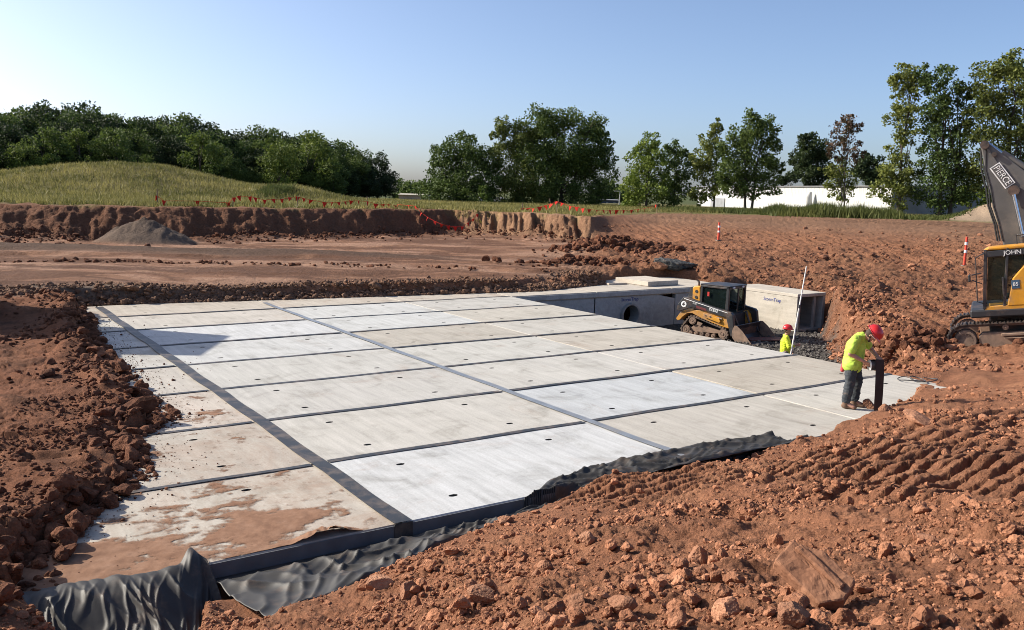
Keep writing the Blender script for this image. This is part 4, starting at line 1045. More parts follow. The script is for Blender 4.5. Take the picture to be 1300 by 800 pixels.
def f_mid(s_, t_):
    u = -2.12 + s_ * 4.2 + .12 * t_ * (1 - s_); wd = np.interp(u, [-2.2, -1.5, -.5, .6, 1.5, 2.2], [1.62, 1.38, 1.0, .68, .5, .35]) * (1 + .05 * np.sin(s_ * 23) + .05 * np.sin(s_ * 9))
    v = -.035 - t_ * wd
    X, Y = w2(u, v)
    prof = -.155 + .06 * sst(0, .22, t_) + .14 * sst(.3, 1, t_)
    g = ground(X, Y)
    z = np.maximum(prof + fold(s_, t_, .07, 701, 1.15) * sst(0, .25, t_), np.where(t_ < .95, g + .03, -9)) - .10 * sst(.93, 1, t_)
    return X, Y, z
sheet('ground_fabric', f_mid, 240, 80, 'middle length of black fabric sagging below the front face of the deck')
def f_left(s_, t_):
    u = -3.75 + s_ * 1.6 + .25 * t_ * (1 - s_) * 0 + .10 * t_; top = np.interp(s_, [0, .3, .6, .82, .95, 1], [.12, .10, .0, -.02, .2, .06])
    v = top - t_ * (1.25 - .5 * sst(.6, 1, s_))
    X, Y = w2(u, v)
    peak = .07 * np.exp(-((s_ - .93) / .05) ** 2) * np.exp(-(t_ / .35) ** 2)
    on = np.where(v > 0, .02, 0)
    prof = .025 - .34 * sst(.02, .75, t_ - top * .6) + peak + .05 * sst(.7, 1, t_)
    z = prof + fold(s_, t_, .055, 711, 1.15) * sst(.0, .3, t_) + .012 + .05 * np.exp(-(t_ / .15) ** 2) * np.abs(perlin(s_ * 7, s_ * 0 + 2, 4))
    return X, Y, np.where((v > -.02) & (u > -4.4), np.maximum(z, .016), z)
sheet('ground_fabric', f_left, 210, 90, 'leftmost length of black fabric bunched into a peak on the deck corner')
RU = [1.42, 1.65, 2.33, 3.26, 4.64, 5.76, 7.0, 7.45]; RT = [-.1, -.03, .36, .55, .6, .56, .42, .34]; RB = [-.42, -.42, -.3, -.22, -.32, -.28, -.38, -.2]
def f_right(s_, t_):
    u = 1.42 + s_ * 5.2; tp = np.interp(u, RU, RT) + .02 * np.sin(u * 9); bt = np.interp(u, RU, RB)
    v = tp + (bt - tp) * t_
    X, Y = w2(u, v); g = ground(X, Y, False) + .03
    base = np.maximum(np.where(v > -.02, .014, -.3 + .3 * sst(2.0, 2.6, u)), np.where(t_ > .3, g + .03, -9))
    z = base + np.maximum(fold(s_, t_, .075, 721, 1.5) + .03, 0) * sst(0, .15, t_) * sst(1.05, .8, t_) - .06 * sst(.9, 1, t_)
    return X, Y, z
sheet('ground_fabric', f_right, 190, 36, 'long length of black fabric lapped over the front edge of the deck')
# crumpled bundle of dark fabric behind the vault
pb = on_ground(858, 352)
V, F = rock_geo(77, 4, 5, .10)
lat = V[:, 0] * 6; V = V * (1 + .10 * np.abs(np.sin(V[:, 0] * 13 + V[:, 1] * 3))[:, None] + .06 * np.sin(V @ np.array([5., 9, 7]))[:, None])
bo = np_obj('fabric_bundle', V, F, plain('bundle_fabric', (.045, .05, .052), .75, dirt=(.16, .11, .08), dirt_amt=.25, scale=3), None, False)
bo.scale = (1.0, .55, .34); bo.location = (pb[0], pb[1], pb[2] + .2); bo.rotation_euler = (0, .1, -.2)
tag(bo, 'crumpled bundle of dark silt fence fabric on the dirt behind the vault', 'fabric bundle')
big_px(835, 352, 22, 'reddish boulder just left of the crumpled fabric bundle', BOULD[2], 'boulder', (1.1, .9, .8))
# loops of black cable on the far right corner of the deck
c = at_z(1162, 484, .02); cb = MB()
path = []
for k in range(60):
    t = k / 59; a_ = t * 2 * math.pi * 2.3
    path.append((c[0] - .25 + .62 * t + .20 * math.cos(a_), c[1] + .22 * math.sin(a_) + .1 * t, .03 + .02 * math.sin(a_ * 1.7) + .02))
cb.tube(path, .011, 6); co = cb.build('cable_loop', M['tape'], None, True); tag(co, 'loops of black cable lying on the far right deck corner', 'cable')

# ------------------------------------------------------------------ machines
M['yellow'] = plain('yellow_paint', (.60, .275, .02), .42, dirt=(.30, .19, .12), dirt_amt=.34, scale=3.0)
M['black_paint'] = plain('black_paint', (.03, .031, .034), .38, dirt=(.16, .105, .075), dirt_amt=.2, scale=3.0)
M['dark_steel'] = plain('dark_steel', (.06, .055, .05), .55, .4, dirt=(.17, .11, .08), dirt_amt=.4, scale=5)
M['dusty_steel'] = plain('dusty_steel', (.25, .165, .115), .85, dirt=(.10, .075, .06), dirt_amt=.3, scale=6)
M['rubber'] = plain('rubber', (.045, .038, .034), .8, dirt=(.2, .13, .09), dirt_amt=.45, scale=7)
M['white_mark'] = plain('white_mark', (.78, .78, .76), .5)
M['red_mark'] = plain('red_mark', (.5, .03, .025), .45)
M['interior'] = plain('interior', (.016, .016, .017), .7)
M['chrome'] = plain('chrome', (.72, .72, .74), .18, 1.0)
M['old_paint'] = plain('old_paint', (.105, .10, .094), .6, dirt=(.17, .145, .12), dirt_amt=.3, scale=1.6)
def glass_mat():
    m, nt, n, l, p = node_mat('glass')
    p.inputs['Base Color'].default_value = (.02, .032, .03, 1); p.inputs['Roughness'].default_value = .05
    tr = N(n, 'BsdfTransparent'); tr.inputs[0].default_value = (.62, .68, .66, 1)
    mx = N(n, 'MixShader'); mx.inputs[0].default_value = .28; l.new(tr.outputs[0], mx.inputs[1]); l.new(p.outputs[0], mx.inputs[2]); l.new(mx.outputs[0], n['Material Output'].inputs[0])
    return m
M['glass'] = glass_mat()

def hull_loop(circles, n=14):
    """outline of a belt running round a set of circles (x, z, r), as a convex hull"""
    pts = []
    for (x, z, r) in circles:
        for k in range(n * 2): t = math.pi * k / n; pts.append((x + r * math.cos(t), z + r * math.sin(t)))
    pts = sorted(set((round(p[0], 5), round(p[1], 5)) for p in pts))
    def half(ps):
        h = []
        for p in ps:
            while len(h) >= 2 and (h[-1][0] - h[-2][0]) * (p[1] - h[-2][1]) - (h[-1][1] - h[-2][1]) * (p[0] - h[-2][0]) <= 0: h.pop()
            h.append(p)
        return h
    lo = half(pts); up = half(pts[::-1]); return lo[:-1] + up[:-1]
def resample(loop, step):
    P = [Vector((p[0], p[1])) for p in loop]; P.append(P[0]); d = [0]
    for i in range(len(P) - 1): d.append(d[-1] + (P[i + 1] - P[i]).length)
    n = max(8, int(round(d[-1] / step))); out = []
    for k in range(n):
        s_ = d[-1] * k / n; i = max(j for j in range(len(d)) if d[j] <= s_ + 1e-9); i = min(i, len(P) - 2)
        t = (s_ - d[i]) / max(1e-9, d[i + 1] - d[i]); p = P[i].lerp(P[i + 1], t); tg = (P[i + 1] - P[i]).normalized(); out.append((p, tg))
    return out
def belt(loop, y0, y1, th):
    """closed belt of thickness th going inward from the loop"""
    c = Vector((sum(p[0] for p in loop) / len(loop), sum(p[1] for p in loop) / len(loop)))
    R_ = resample(loop, .06); n = len(R_); vs = []; fs = []
    for p, tg in R_:
        nm = Vector((-tg.y, tg.x)); q = p + nm * th
        vs += [Vector((p.x, y0, p.y)), Vector((p.x, y1, p.y)), Vector((q.x, y1, q.y)), Vector((q.x, y0, q.y))]
    for k in range(n):
        a = k * 4; b = ((k + 1) % n) * 4
        for j in range(4): fs.append((a + j, a + (j + 1) % 4, b + (j + 1) % 4, b + j))
    return MB().add(vs, fs)
def cleats(mb, loop, step, y0, y1, h, w):
    for p, tg in resample(loop, step):
        nm = Vector((tg.y, -tg.x)); ang = math.atan2(tg.y, tg.x)
        c = p + nm * h * .4
        mb.box((c.x, (y0 + y1) / 2, c.y), (w, y1 - y0, h), Matrix.Rotation(-ang, 4, 'Y'))
def wheel(name, x, z, r, y, w, mat, parent, holes=0):
    b = MB().cyl((x, y, z), r, w, 'y', 20)
    b.ring((x, y, z), r * .45, r * .78, w + .02, 'y', 20)
    b.cyl((x, y, z), r * .28, w + .05, 'y', 12)
    return b.build(name, mat, parent, True)

# ---- compact track loader, local +x forward, the side towards the camera is -y
LH = R(-42.0)
lp = at_z(903, 424, -1.5)
loader = thing('track_loader', 'yellow and black compact track loader parked in the pit with bucket lowered', 'track loader', (lp[0] + .12, lp[1] - .15, -1.52), LH)
ld = lambda mb, name, mat, parent=loader, sm=False, bev=.012: mb.build(name, mat, parent, sm, bev)
TC = [(.20 - 1.2 + .28, .24, .20), (.73 - 1.2, .60, .18), (2.02 - 1.2, .25, .21), (1.55 - 1.2, .14, .11), (.9 - 1.2, .14, .11)]
for sgn in (-1, 1):
    y0, y1 = (-.98, -.60) if sgn < 0 else (.60, .98)
    lp_ = hull_loop(TC)
    b = belt(lp_, y0, y1, .035); cleats(b, lp_, .115, y0, y1, .035, .055); tr_ = ld(b, 'track', M['rubber'], bev=0)
    yc = y0 + .07 if sgn < 0 else y1 - .07
    wheel('sprocket', TC[1][0], TC[1][1], .15, yc, .1, M['dusty_steel'], tr_)
    wheel('idler', TC[0][0], TC[0][1], .165, yc, .1, M['dusty_steel'], tr_)
    wheel('idler', TC[2][0], TC[2][1], .175, yc, .1, M['dusty_steel'], tr_)
    for x in (-.52, -.28, -.04, .20, .44): wheel('roller', x, .125, .085, yc, .1, M['dusty_steel'], tr_)
    b = MB().prism([(-.62, .22), (-.40, .44), (-.2, .50), (.1, .40), (.62, .34), (.66, .24), (.4, .21), (-.3, .19)], y0 + .09, y1 - .09)
    b.prism([(-.3, .46), (-.12, .40), (-.05, .52), (-.26, .58)], y0 + .05, y0 + .12)
    ld(b, 'track_frame', M['dusty_steel'])
    # fender and chassis side in yellow
    yo0, yo1 = (-.92, -.52) if sgn < 0 else (.52, .92)
    b = MB().prism([(-1.2, .58), (-1.12, .52), (-1.02, .56), (-.92, .68), (-.72, .84), (-.5, .86), (-.1, .72), (.5, .56), (1.02, .47), (1.05, .62), (.98, .86), (.86, .98), (.2, 1.02), (-.55, .98), (-.98, .90)], yo0, yo1)
    ld(b, 'side_panel', M['yellow'])
    # lift arm, black
    ya0, ya1 = (-1.0, -.84) if sgn < 0 else (.84, 1.0)
    b = MB().prism([(-1.15, .92), (-1.10, 1.16), (-.86, 1.46), (-.66, 1.44), (.20, 1.24), (1.12, 1.07), (1.2, .98), (1.28, .42), (1.34, .22), (1.16, .2), (1.02, .62), (.94, .88), (.62, .90), (-.16, 1.08), (-.45, 1.10), (-.80, .98), (-1.0, .90)], ya0, ya1)
    arm = ld(b, 'lift_arm', M['black_paint'], bev=.02)
    ys = ya0 - .006 if sgn < 0 else ya1 + .006
    MB().prism([(-.84, 1.405), (1.0, 1.055), (1.0, 1.035), (-.84, 1.385)], ys - .003, ys + .003).build('stripe', M['white_mark'], arm)
    b = MB().cyl((-.84, (ya0 + ya1) / 2, 1.18), .115, abs(ya1 - ya0) + .018, 'y', 24)
    bd = b.build('emblem', M['white_mark'], arm)
    # a small leaping-animal mark cut in dark on the white disc
    deer = [(-.06, -.05), (-.02, -.03), (.0, -.07), (.03, -.02), (.07, -.04), (.05, .0), (.02, .03), (.03, .08), (.0, .05), (-.03, .08), (-.02, .03), (-.07, .01)]
    yy = (ya0 - .012) if sgn < 0 else (ya1 + .012)
    MB().prism([(-.84 + p[0], 1.18 + p[1]) for p in deer], yy - .002, yy + .002).build('emblem_mark', M['black_paint'], arm)
    if sgn < 0:
        text_obj('DEERE', .135, M['white_mark'], Matrix.Translation((.42, ya0 - .004, 1.075)) @ Matrix.Rotation(R(10.5), 4, 'Y') @ TX, arm)
        text_obj('333G', .075, M['white_mark'], Matrix.Translation((-.38, ya0 - .004, 1.245)) @ Matrix.Rotation(R(10.5), 4, 'Y') @ TX, arm)
        MB().prism([(-.32, 1.19), (.12, 1.10), (.12, 1.02), (-.3, 1.09)], ya0 - .003, ya0).build('decal', plain('decal', (.12, .02, .02), .5), arm)
    # yellow link under the arm, cylinder
    b = MB().prism([(.0, .93), (.66, .80), (.72, .70), (.68, .64), (.0, .80)], ya0 + .0, ya1 - .02); lk = ld(b, 'arm_link', M['yellow'])
    bb = MB()
    for x in (.1, .3): bb.cyl((x, ya0 - .005 if sgn < 0 else ya1 + .005, .865 - x * .12), .03, .02, 'y', 10)
    bb.build('bolt', M['dark_steel'], lk)
    MB().tube([(-.55, (yo0 + yo1) / 2, 1.0), (.75, (ya0 + ya1) / 2, .78)], .045, 10).build('lift_cylinder', M['dark_steel'], loader, True)
# chassis, engine housing
ld(MB().prism([(-1.1, .45), (-1.18, .9), (-1.0, 1.42), (-.45, 1.5), (-.3, 1.1), (.9, .95), (.95, .4), (.7, .3), (-.9, .3)], -.56, .56), 'chassis', M['interior'])
ld(MB().prism([(-.72, 1.2), (-.74, 1.78), (-.66, 1.86), (-.42, 1.86), (-.38, 1.2)], -.60, .60), 'engine_hood', M['yellow'], bev=.03)
ld(MB().prism([(-.80, 1.2), (-.98, 1.42), (-.86, 1.80), (-.74, 1.82), (-.74, 1.2)], -.5, .5), 'rear_screen', M['interior'])
for (zc) in (1.66, 1.44): ld(MB().cyl((-.56, -.605, zc), .06, .02, 'y', 14), 'vent', M['interior'], bev=0)
MB().tube([(-.62, -.35, 1.8), (-.62, -.35, 2.0), (-.70, -.35, 2.06)], .04, 8).build('exhaust_pipe', M['dark_steel'], loader, True)
# cab: posts, roof, glass, seat, open doorway at the front
cx0, cx1, cw, cz0, cz1 = -.36, .82, .62, .95, 1.93
fr = MB()
for sg in (-1, 1):
    fr.prism([(cx0, 1.0), (cx0, cz1), (cx0 + .09, cz1), (cx0 + .09, 1.0)], sg * cw - .045, sg * cw + .045)
    fr.prism([(cx1 - .12, .75), (cx1 - .10, cz1), (cx1, cz1), (cx1, .75)], sg * cw - .05, sg * cw + .05)
    fr.prism([(cx0, cz1 - .07), (cx0, cz1), (cx1, cz1), (cx1, cz1 - .07)], sg * cw - .05, sg * cw + .05)
    fr.prism([(cx0, 1.06), (cx0, 1.26), (cx1, 1.08), (cx1, .90)], sg * cw - .045, sg * cw + .045)
fr.box((cx1 - .05, 0, cz1 - .04), (.1, cw * 2, .08)); fr.box((cx0 + .05, 0, cz1 - .04), (.1, cw * 2, .08)); fr.box((cx1 - .06, 0, .62), (.1, cw * 2, .3))
cab = ld(fr, 'cab', M['black_paint'])
MB().box(((cx0 + cx1) / 2, 0, cz1 + .025), (cx1 - cx0 + .06, cw * 2 + .08, .05), bev=.02).build('cab_roof', M['black_paint'], cab)
for sg in (-1, 1): MB().prism([(cx0 + .09, 1.25), (cx0 + .09, cz1 - .07), (cx1 - .11, cz1 - .07), (cx1 - .11, 1.1)], sg * cw - .008, sg * cw + .008).build('side_window', M['glass'], cab)
MB().box((cx0 + .03, 0, 1.55), (.012, cw * 2 - .1, .5)).build('rear_window', M['glass'], cab)
MB().box((cx1 - .03, .34, 1.42), (.014, .52, .88), bev=.005).build('front_door', M['glass'], cab)
MB().box((cx1 - .02, .07, 1.42), (.05, .05, .92)).box((cx1 - .02, .60, 1.42), (.05, .05, .92)).box((cx1 - .02, .34, .98), (.05, .5, .05)).build('door_frame', M['black_paint'], cab)
b = MB().box((.1, 0, .98), (.5, .5, .14), bev=.04).box((-.14, 0, 1.32), (.14, .5, .62), bev=.05).box((-.15, 0, 1.7), (.1, .3, .16), bev=.03); ld(b, 'seat', M['interior'])
for sg in (-1, 1): MB().tube([(.42, sg * .33, .9), (.45, sg * .33, 1.22)], .025, 8).cyl((.46, sg * .33, 1.26), .04, .1, 'z', 10).build('joystick', M['interior'], loader, True)
for sg in (-.35, .35): MB().box((cx1 + .02, sg, cz1 - .02), (.06, .14, .07), bev=.015).build('headlight', M['white_mark'], cab)
MB().box((cx0 + .35, -cw - .06, 1.62), (.08, .02, .16)).build('warning_sticker', M['red_mark'], cab)
for y in (-.5, .5): MB().tube([(.95, y, 1.0), (1.12, y * .9, .62), (1.26, y * .8, .34)], .04, 8).build('tilt_cylinder', M['dark_steel'], loader, True)
MB().box((1.22, 0, .35), (.12, 1.5, .32), bev=.02).build('coupler', M['dark_steel'], loader)
# bucket: curved shell with side plates and a cutting edge
prof = [(1.30, .62), (1.22, .42), (1.24, .18), (1.36, .05), (1.55, .02), (2.02, .0)]
prof_in = [(2.02, .025), (1.56, .05), (1.39, .08), (1.28, .2), (1.265, .41), (1.33, .6)]
bk = ld(MB().prism(prof + prof_in, -1.0, 1.0), 'bucket', M['black_paint'])
for y in (-1.0, 1.0): MB().prism([(1.30, .62), (1.22, .42), (1.24, .18), (1.36, .05), (2.02, .0), (1.98, .07), (1.62, .46), (1.40, .62)], y - .015, y + .015).build('side_plate', M['dusty_steel'], bk)
MB().box((2.06, 0, .012), (.14, 2.02, .02)).build('cutting_edge', M['dusty_steel'], bk)
# rust-red steel plate under the bucket
pl_ = MB().box((0, 0, .02), (1.7, .7, .03), bev=.005).build('steel_plate', plain('rust', (.16, .065, .05), .8, scale=4))
q = at_z(976, 432, -1.5); pl_.location = (q[0], q[1], -1.47); pl_.rotation_euler = (0, 0, R(8)); tag(pl_, 'rust red steel plate lying in front of the lowered bucket', 'steel plate')

# ---- excavator at the right edge, local +x forward, its left side (+y) faces the camera
EH = R(152)
ep = at_y(1226, 432.5, 24.8)
ER = Matrix.Rotation(EH, 4, 'Z') @ Matrix.Rotation(R(8.5), 4, 'Y')      # the machine stands nose down on the bank
exo = Vector(ep) - (ER.to_3x3() @ Vector((1.56, 1.5, .47)))
exc = thing('excavator', 'large yellow excavator with raised dark boom at the right edge', 'excavator', exo, EH)
exc.rotation_euler = (0, R(8.5), EH)
ex = lambda mb, name, mat, parent=exc, sm=False, bev=.015: mb.build(name, mat, parent, sm, bev)
for sg in (-1, 1):
    y0, y1 = (.95, 1.55) if sg > 0 else (-1.55, -.95)
    lc = [(1.56, .46, .44), (-1.56, .46, .44), (0, .1, .09)]
    lp_ = hull_loop([(1.56, .47, .44), (-1.56, .47, .44)])
    b = belt(lp_, y0 + .12, y1 - .12, .07); trk = ex(b, 'track', M['dark_steel'], bev=0)
    shoe = None
    for p, tg in resample(lp_, .19):          # every track shoe a plate of its own
        ang = math.atan2(tg.y, tg.x); nm = Vector((tg.y, -tg.x))
        if shoe is None:
            b = MB().box((0, 0, 0), (.175, y1 - y0, .028)); b.box((-.05, 0, .026), (.022, y1 - y0, .03)); b.box((.05, 0, .026), (.022, y1 - y0, .03))
            so = b.build('track_shoe', M['dark_steel'], trk); shoe = so.data
        else: so = link(bpy.data.objects.new('track_shoe', shoe), trk)
        so.location = (p.x + nm.x * .015, (y0 + y1) / 2, p.y + nm.y * .015); so.rotation_euler = (0, -ang + math.pi, 0)
    yc = y1 - .16 if sg > 0 else y0 + .16
    idl = MB().cyl((1.56, (y0 + y1) / 2, .47), .30, .3, 'y', 26).cyl((1.56, yc, .47), .27, .14, 'y', 26).ring((1.56, yc + .05 * sg, .47), .2, .27, .1, 'y', 26).build('idler', M['dusty_steel'], trk, True)
    bb = MB()
    for k in range(12): t = 2 * math.pi * k / 12; bb.cyl((1.56 + .17 * math.cos(t), yc + .08 * sg, .47 + .17 * math.sin(t)), .018, .03, 'y', 6)
    bb.build('bolt', M['dusty_steel'], idl)
    wheel('sprocket', -1.56, .47, .3, yc, .16, M['dusty_steel'], trk)
    for x in (-1.1, -.65, -.2, .25, .7, 1.12): wheel('roller', x, .16, .11, yc, .2, M['dusty_steel'], trk)
    for x in (-.6, .55): wheel('carrier_roller', x, .80, .08, yc, .2, M['dusty_steel'], trk)
    b = MB().prism([(-1.25, .26), (-1.2, .66), (1.12, .66), (1.22, .56), (1.22, .30), (1.0, .24)], y0 + .14, y1 - .1)
    ex(b, 'track_frame', M['dusty_steel'])
    b = MB().box((.35, y1 - .06 if sg > 0 else y0 + .06, .60), (.62, .16, .07), bev=.01).box((.35, y1 + .0 if sg > 0 else y0, .50), (.5, .05, .03)); ex(b, 'step', M['dusty_steel'])
ex(MB().box((0, 0, .62), (1.9, 1.9, .5), bev=.05).cyl((0, 0, .98), .72, .25, 'z', 28), 'undercarriage', M['dark_steel'])
# turntable deck and engine house
ex(MB().box((-.55, 0, 1.2), (3.9, 2.9, .22), bev=.04), 'deck_frame', M['black_paint'])
ex(MB().prism([(-.55, 1.32), (-.55, 2.12), (-.75, 2.28), (-2.3, 2.28), (-2.5, 2.1), (-2.5, 1.32)], .25, 1.46), 'engine_house', M['yellow'], bev=.06)
ex(MB().prism([(-.2, 1.32), (-.2, 2.05), (-.6, 2.2), (-2.3, 2.2), (-2.5, 2.0), (-2.5, 1.32)], -1.46, .2), 'engine_house', M['yellow'], bev=.06)
ex(MB().prism([(-2.5, 1.15), (-2.5, 2.2), (-2.9, 2.15), (-3.05, 1.9), (-3.0, 1.25)], -1.45, 1.45), 'counterweight', M['black_paint'], bev=.08)
# cab
X0, X1, Y0, Y1, Z0, Z1 = -.62, 1.08, .42, 1.42, 1.18, 3.0
ex(MB().prism([(X0, Z0), (X0, Z0 + .28), (X1 - .02, Z0 + .22), (X1 - .04, Z0)], Y0, Y1), 'cab_sill', M['yellow'], bev=.03)
ex(MB().prism([(X0 - .3, Z0 + .2), (X0 - .3, 2.42), (X0 + .62, 2.50), (X0 + .92, 2.15), (X0 + 1.10, Z0 + .2)], Y1 - .07, Y1 + .012), 'cab_rear_panel', M['yellow'], bev=.03)
ex(MB().prism([(X0 + .12, 1.62), (X0 + .1, 2.2), (X0 + .58, 2.22), (X0 + .66, 1.62)], Y1 + .012, Y1 + .022), 'vent_panel', plain('vent_paint', (.50, .24, .05), .5, dirt=(.3, .2, .13), dirt_amt=.3))
post = MB()
for y in (Y0 + .04, Y1 - .035):
    post.prism([(X1 - .09, Z0 + .15), (X1 - .20, Z1), (X1 - .12, Z1), (X1, Z0 + .15)], y - .045, y + .045)
    post.prism([(X0 + 1.12, Z0 + .2), (X0 + .96, Z1), (X0 + 1.03, Z1), (X0 + 1.20, Z0 + .2)], y - .035, y + .035)
    post.prism([(X0, Z0 + .25), (X0 + .02, Z1), (X0 + .11, Z1), (X0 + .09, Z0 + .25)], y - .035, y + .035)
    post.prism([(X0, Z1 - .22), (X0, Z1 - .05), (X1 - .13, Z1 - .05), (X1 - .14, Z1 - .22)], y - .04, y + .04)
post.box((X1 - .16, (Y0 + Y1) / 2, Z1 - .08), (.08, Y1 - Y0, .12)).box((X1 - .05, (Y0 + Y1) / 2, Z0 + .2), (.06, Y1 - Y0, .2))
ecab = ex(post, 'cab', M['black_paint'])
ex(MB().prism([(X0 - .02, Z1 - .05), (X0 + .05, Z1 + .06), (X1 - .25, Z1 + .05), (X1 - .10, Z1 - .03)], Y0, Y1), 'cab_roof', M['yellow'], bev=.03)
# glass
MB().prism([(X0 + 1.20, Z0 + .3), (X0 + 1.06, Z1 - .22), (X1 - .21, Z1 - .22), (X1 - .10, Z0 + .3)], Y1 - .04, Y1 - .03).build('door_window', M['glass'], ecab)
MB().prism([(X0 + .11, 2.45), (X0 + .12, Z1 - .22), (X0 + .98, Z1 - .22), (X0 + 1.06, 2.2), (X0 + .95, 2.2), (X0 + .65, 2.52)], Y1 - .04, Y1 - .03).build('quarter_window', M['glass'], ecab)
MB().prism([(X1 - .10, Z0 + .3), (X1 - .20, Z1 - .12), (X1 - .19, Z1 - .12), (X1 - .085, Z0 + .3)], Y0 + .06, Y1 - .06).build('windscreen', M['glass'], ecab)
MB().prism([(X0 + .11, Z0 + .3), (X0 + .11, Z1 - .2), (X1 - .2, Z1 - .2), (X1 - .12, Z0 + .3)], Y0 + .03, Y0 + .04).build('side_window', M['glass'], ecab)
MB().box((X0 + 1.16, Y1 + .02, 1.95), (.05, .05, .5), bev=.01).build('door_handle', M['black_paint'], ecab)
ex(MB().box((.25, .92, 1.62), (.5, .5, .16), bev=.05).box((.02, .92, 2.05), (.16, .5, .75), bev=.06), 'seat', M['interior'])
flip = Matrix(((-1, 0, 0, 0), (0, 0, 1, 0), (0, 1, 0, 0), (0, 0, 0, 1)))
text_obj('JOHN DEERE', .17, M['white_mark'], Matrix.Translation((X0 + .62, Y1 + .012, Z1 - .135)) @ flip, ecab)
text_obj('85', .14, M['white_mark'], Matrix.Translation((X0 + .86, Y1 + .03, 1.98)) @ flip, ecab)
MB().box((X0 + .86, Y1 + .018, 1.98), (.2, .012, .24), bev=.003).build('badge', plain('badge_blue', (.05, .10, .16), .4), ecab)
MB().tube([(X1 - .02, Y1 - .05, 2.35), (X1 + .22, Y1 + .12, 2.32)], .018, 6).tube([(X1 - .02, Y1 - .05, 2.05), (X1 + .22, Y1 + .12, 2.18)], .014, 6).box((X1 + .28, Y1 + .14, 2.24), (.06, .22, .2), bev=.02).build('mirror', M['black_paint'], ecab)
MB().tube([(X1 - .02, Y1 + .02, 1.5), (X1 + .12, Y1 + .05, 1.55), (X1 + .10, Y1 + .05, 2.8), (X1 - .12, Y1 + .02, 2.9)], .018, 6).build('guard_rail', M['black_paint'], ecab)
MB().tube([(X0 + .75, Y0 + .2, Z1 + .03), (X0 + .75, Y0 + .2, Z1 + .3), (X0 + .3, Y0 + .2, Z1 + .3), (X0 + .3, Y0 + .2, Z1 + .03)], .02, 6).build('roof_rail', M['black_paint'], ecab)
# boom: placed in the machine's own centre plane from the outline seen in the photograph
inv = Matrix.Translation(exo) @ ER
inv = inv.inverted()
def in_plane(px, py, yl):
    """picture ray cut with the machine plane y = yl, in machine coordinates"""
    o = inv @ Vector((0, 0, HC)); d = inv.to_3x3() @ Vector(ray(px, py)); t = (yl - o.y) / d.y
    q = o + d * t; return (q.x, q.z)
YB = .25
bp = [(1245, 185), (1251, 179), (1258, 184), (1300, 216), (1345, 250), (1352, 300), (1330, 330), (1277, 330), (1273, 306), (1266, 280), (1252, 222)]
pts = [in_plane(px, py, YB) for px, py in bp]
boom = ex(MB().prism(pts, YB - .45, YB), 'boom', M['old_paint'], bev=.03)
def seg(p0, p1, r, mat, name, yl, parent=boom):
    a, b_ = in_plane(*p0, yl), in_plane(*p1, yl)
    return MB().tube([(a[0], yl, a[1]), (b_[0], yl, b_[1])], r, 12).build(name, mat, parent, True)
seg((1252, 181), (1274, 196), .055, M['chrome'], 'cylinder_rod', YB - .12)
seg((1272, 194), (1310, 218), .09, M['old_paint'], 'cylinder_barrel', YB - .12)
seg((1287, 247), (1299, 302), .055, M['chrome'], 'cylinder_rod', YB + .12)
seg((1298, 300), (1306, 345), .085, M['black_paint'], 'cylinder_barrel', YB + .12)
for (px, py, r) in ((1250, 184, .12), (1287, 242, .15), (1262, 196, .07)):
    q = in_plane(px, py, YB); MB().cyl((q[0], YB + .03, q[1]), r, .14, 'y', 16).build('pivot_pin', M['dark_steel'], boom, True)
# raised rib along the top flange, hoses down the front edge
q = [in_plane(*p, YB) for p in ((1251, 187), (1256, 190), (1284, 236), (1294, 246), (1300, 262), (1296, 264), (1288, 250), (1280, 241))]
MB().prism(q, YB, YB + .03).build('web_plate', M['old_paint'], boom)
for o_ in (0, 3, -3):
    pth = []
    for (px, py) in ((1249, 190), (1249, 215), (1255, 240), (1258, 262), (1265, 285), (1270, 306)):
        q = in_plane(px + o_ + rnd.uniform(-1, 1), py, YB - .1 + o_ * .02); pth.append((q[0], YB - .1 + o_ * .03, q[1]))
    MB().tube(pth, .025, 6).build('hose', M['interior'], boom, True)
# maker's plate with lettering: white frame, dark field, white letters, laid along the boom side
c0, c1 = in_plane(1264, 212, YB), in_plane(1281, 234, YB)
dx, dz = c1[0] - c0[0], c1[1] - c0[1]; Lp = math.hypot(dx, dz); ang = math.atan2(dz, dx); cxp, czp = (c0[0] + c1[0]) / 2, (c0[1] + c1[1]) / 2
ex_ = Vector((dx / Lp, 0, dz / Lp)); ez_ = Vector((dz / Lp, 0, -dx / Lp))
if ez_.z < 0: ez_ = -ez_
Mp = Matrix(((ex_.x, ez_.x, 0, cxp), (0, 0, 1, YB + .032), (ex_.z, ez_.z, 0, czp), (0, 0, 0, 1)))
b = MB(); b.M = Mp; b.box((0, 0, 0), (Lp * 1.18, .30, .008)); sgn_ = b.build('name_plate', M['white_mark'], boom)
b = MB(); b.M = Mp; b.box((0, 0, .006), (Lp * 1.10, .235, .008)); b.build('plate_field', M['old_paint'], sgn_)
me = text_mesh('PIERCE', .255, .003); me.materials.clear(); me.materials.append(M['white_mark']); me.transform(Matrix.Scale(.80 * Lp / .62, 4, (1, 0, 0))); me.transform(Mp @ Matrix.Translation((0, 0, .014)))
link(bpy.data.objects.new('lettering', me), sgn_)

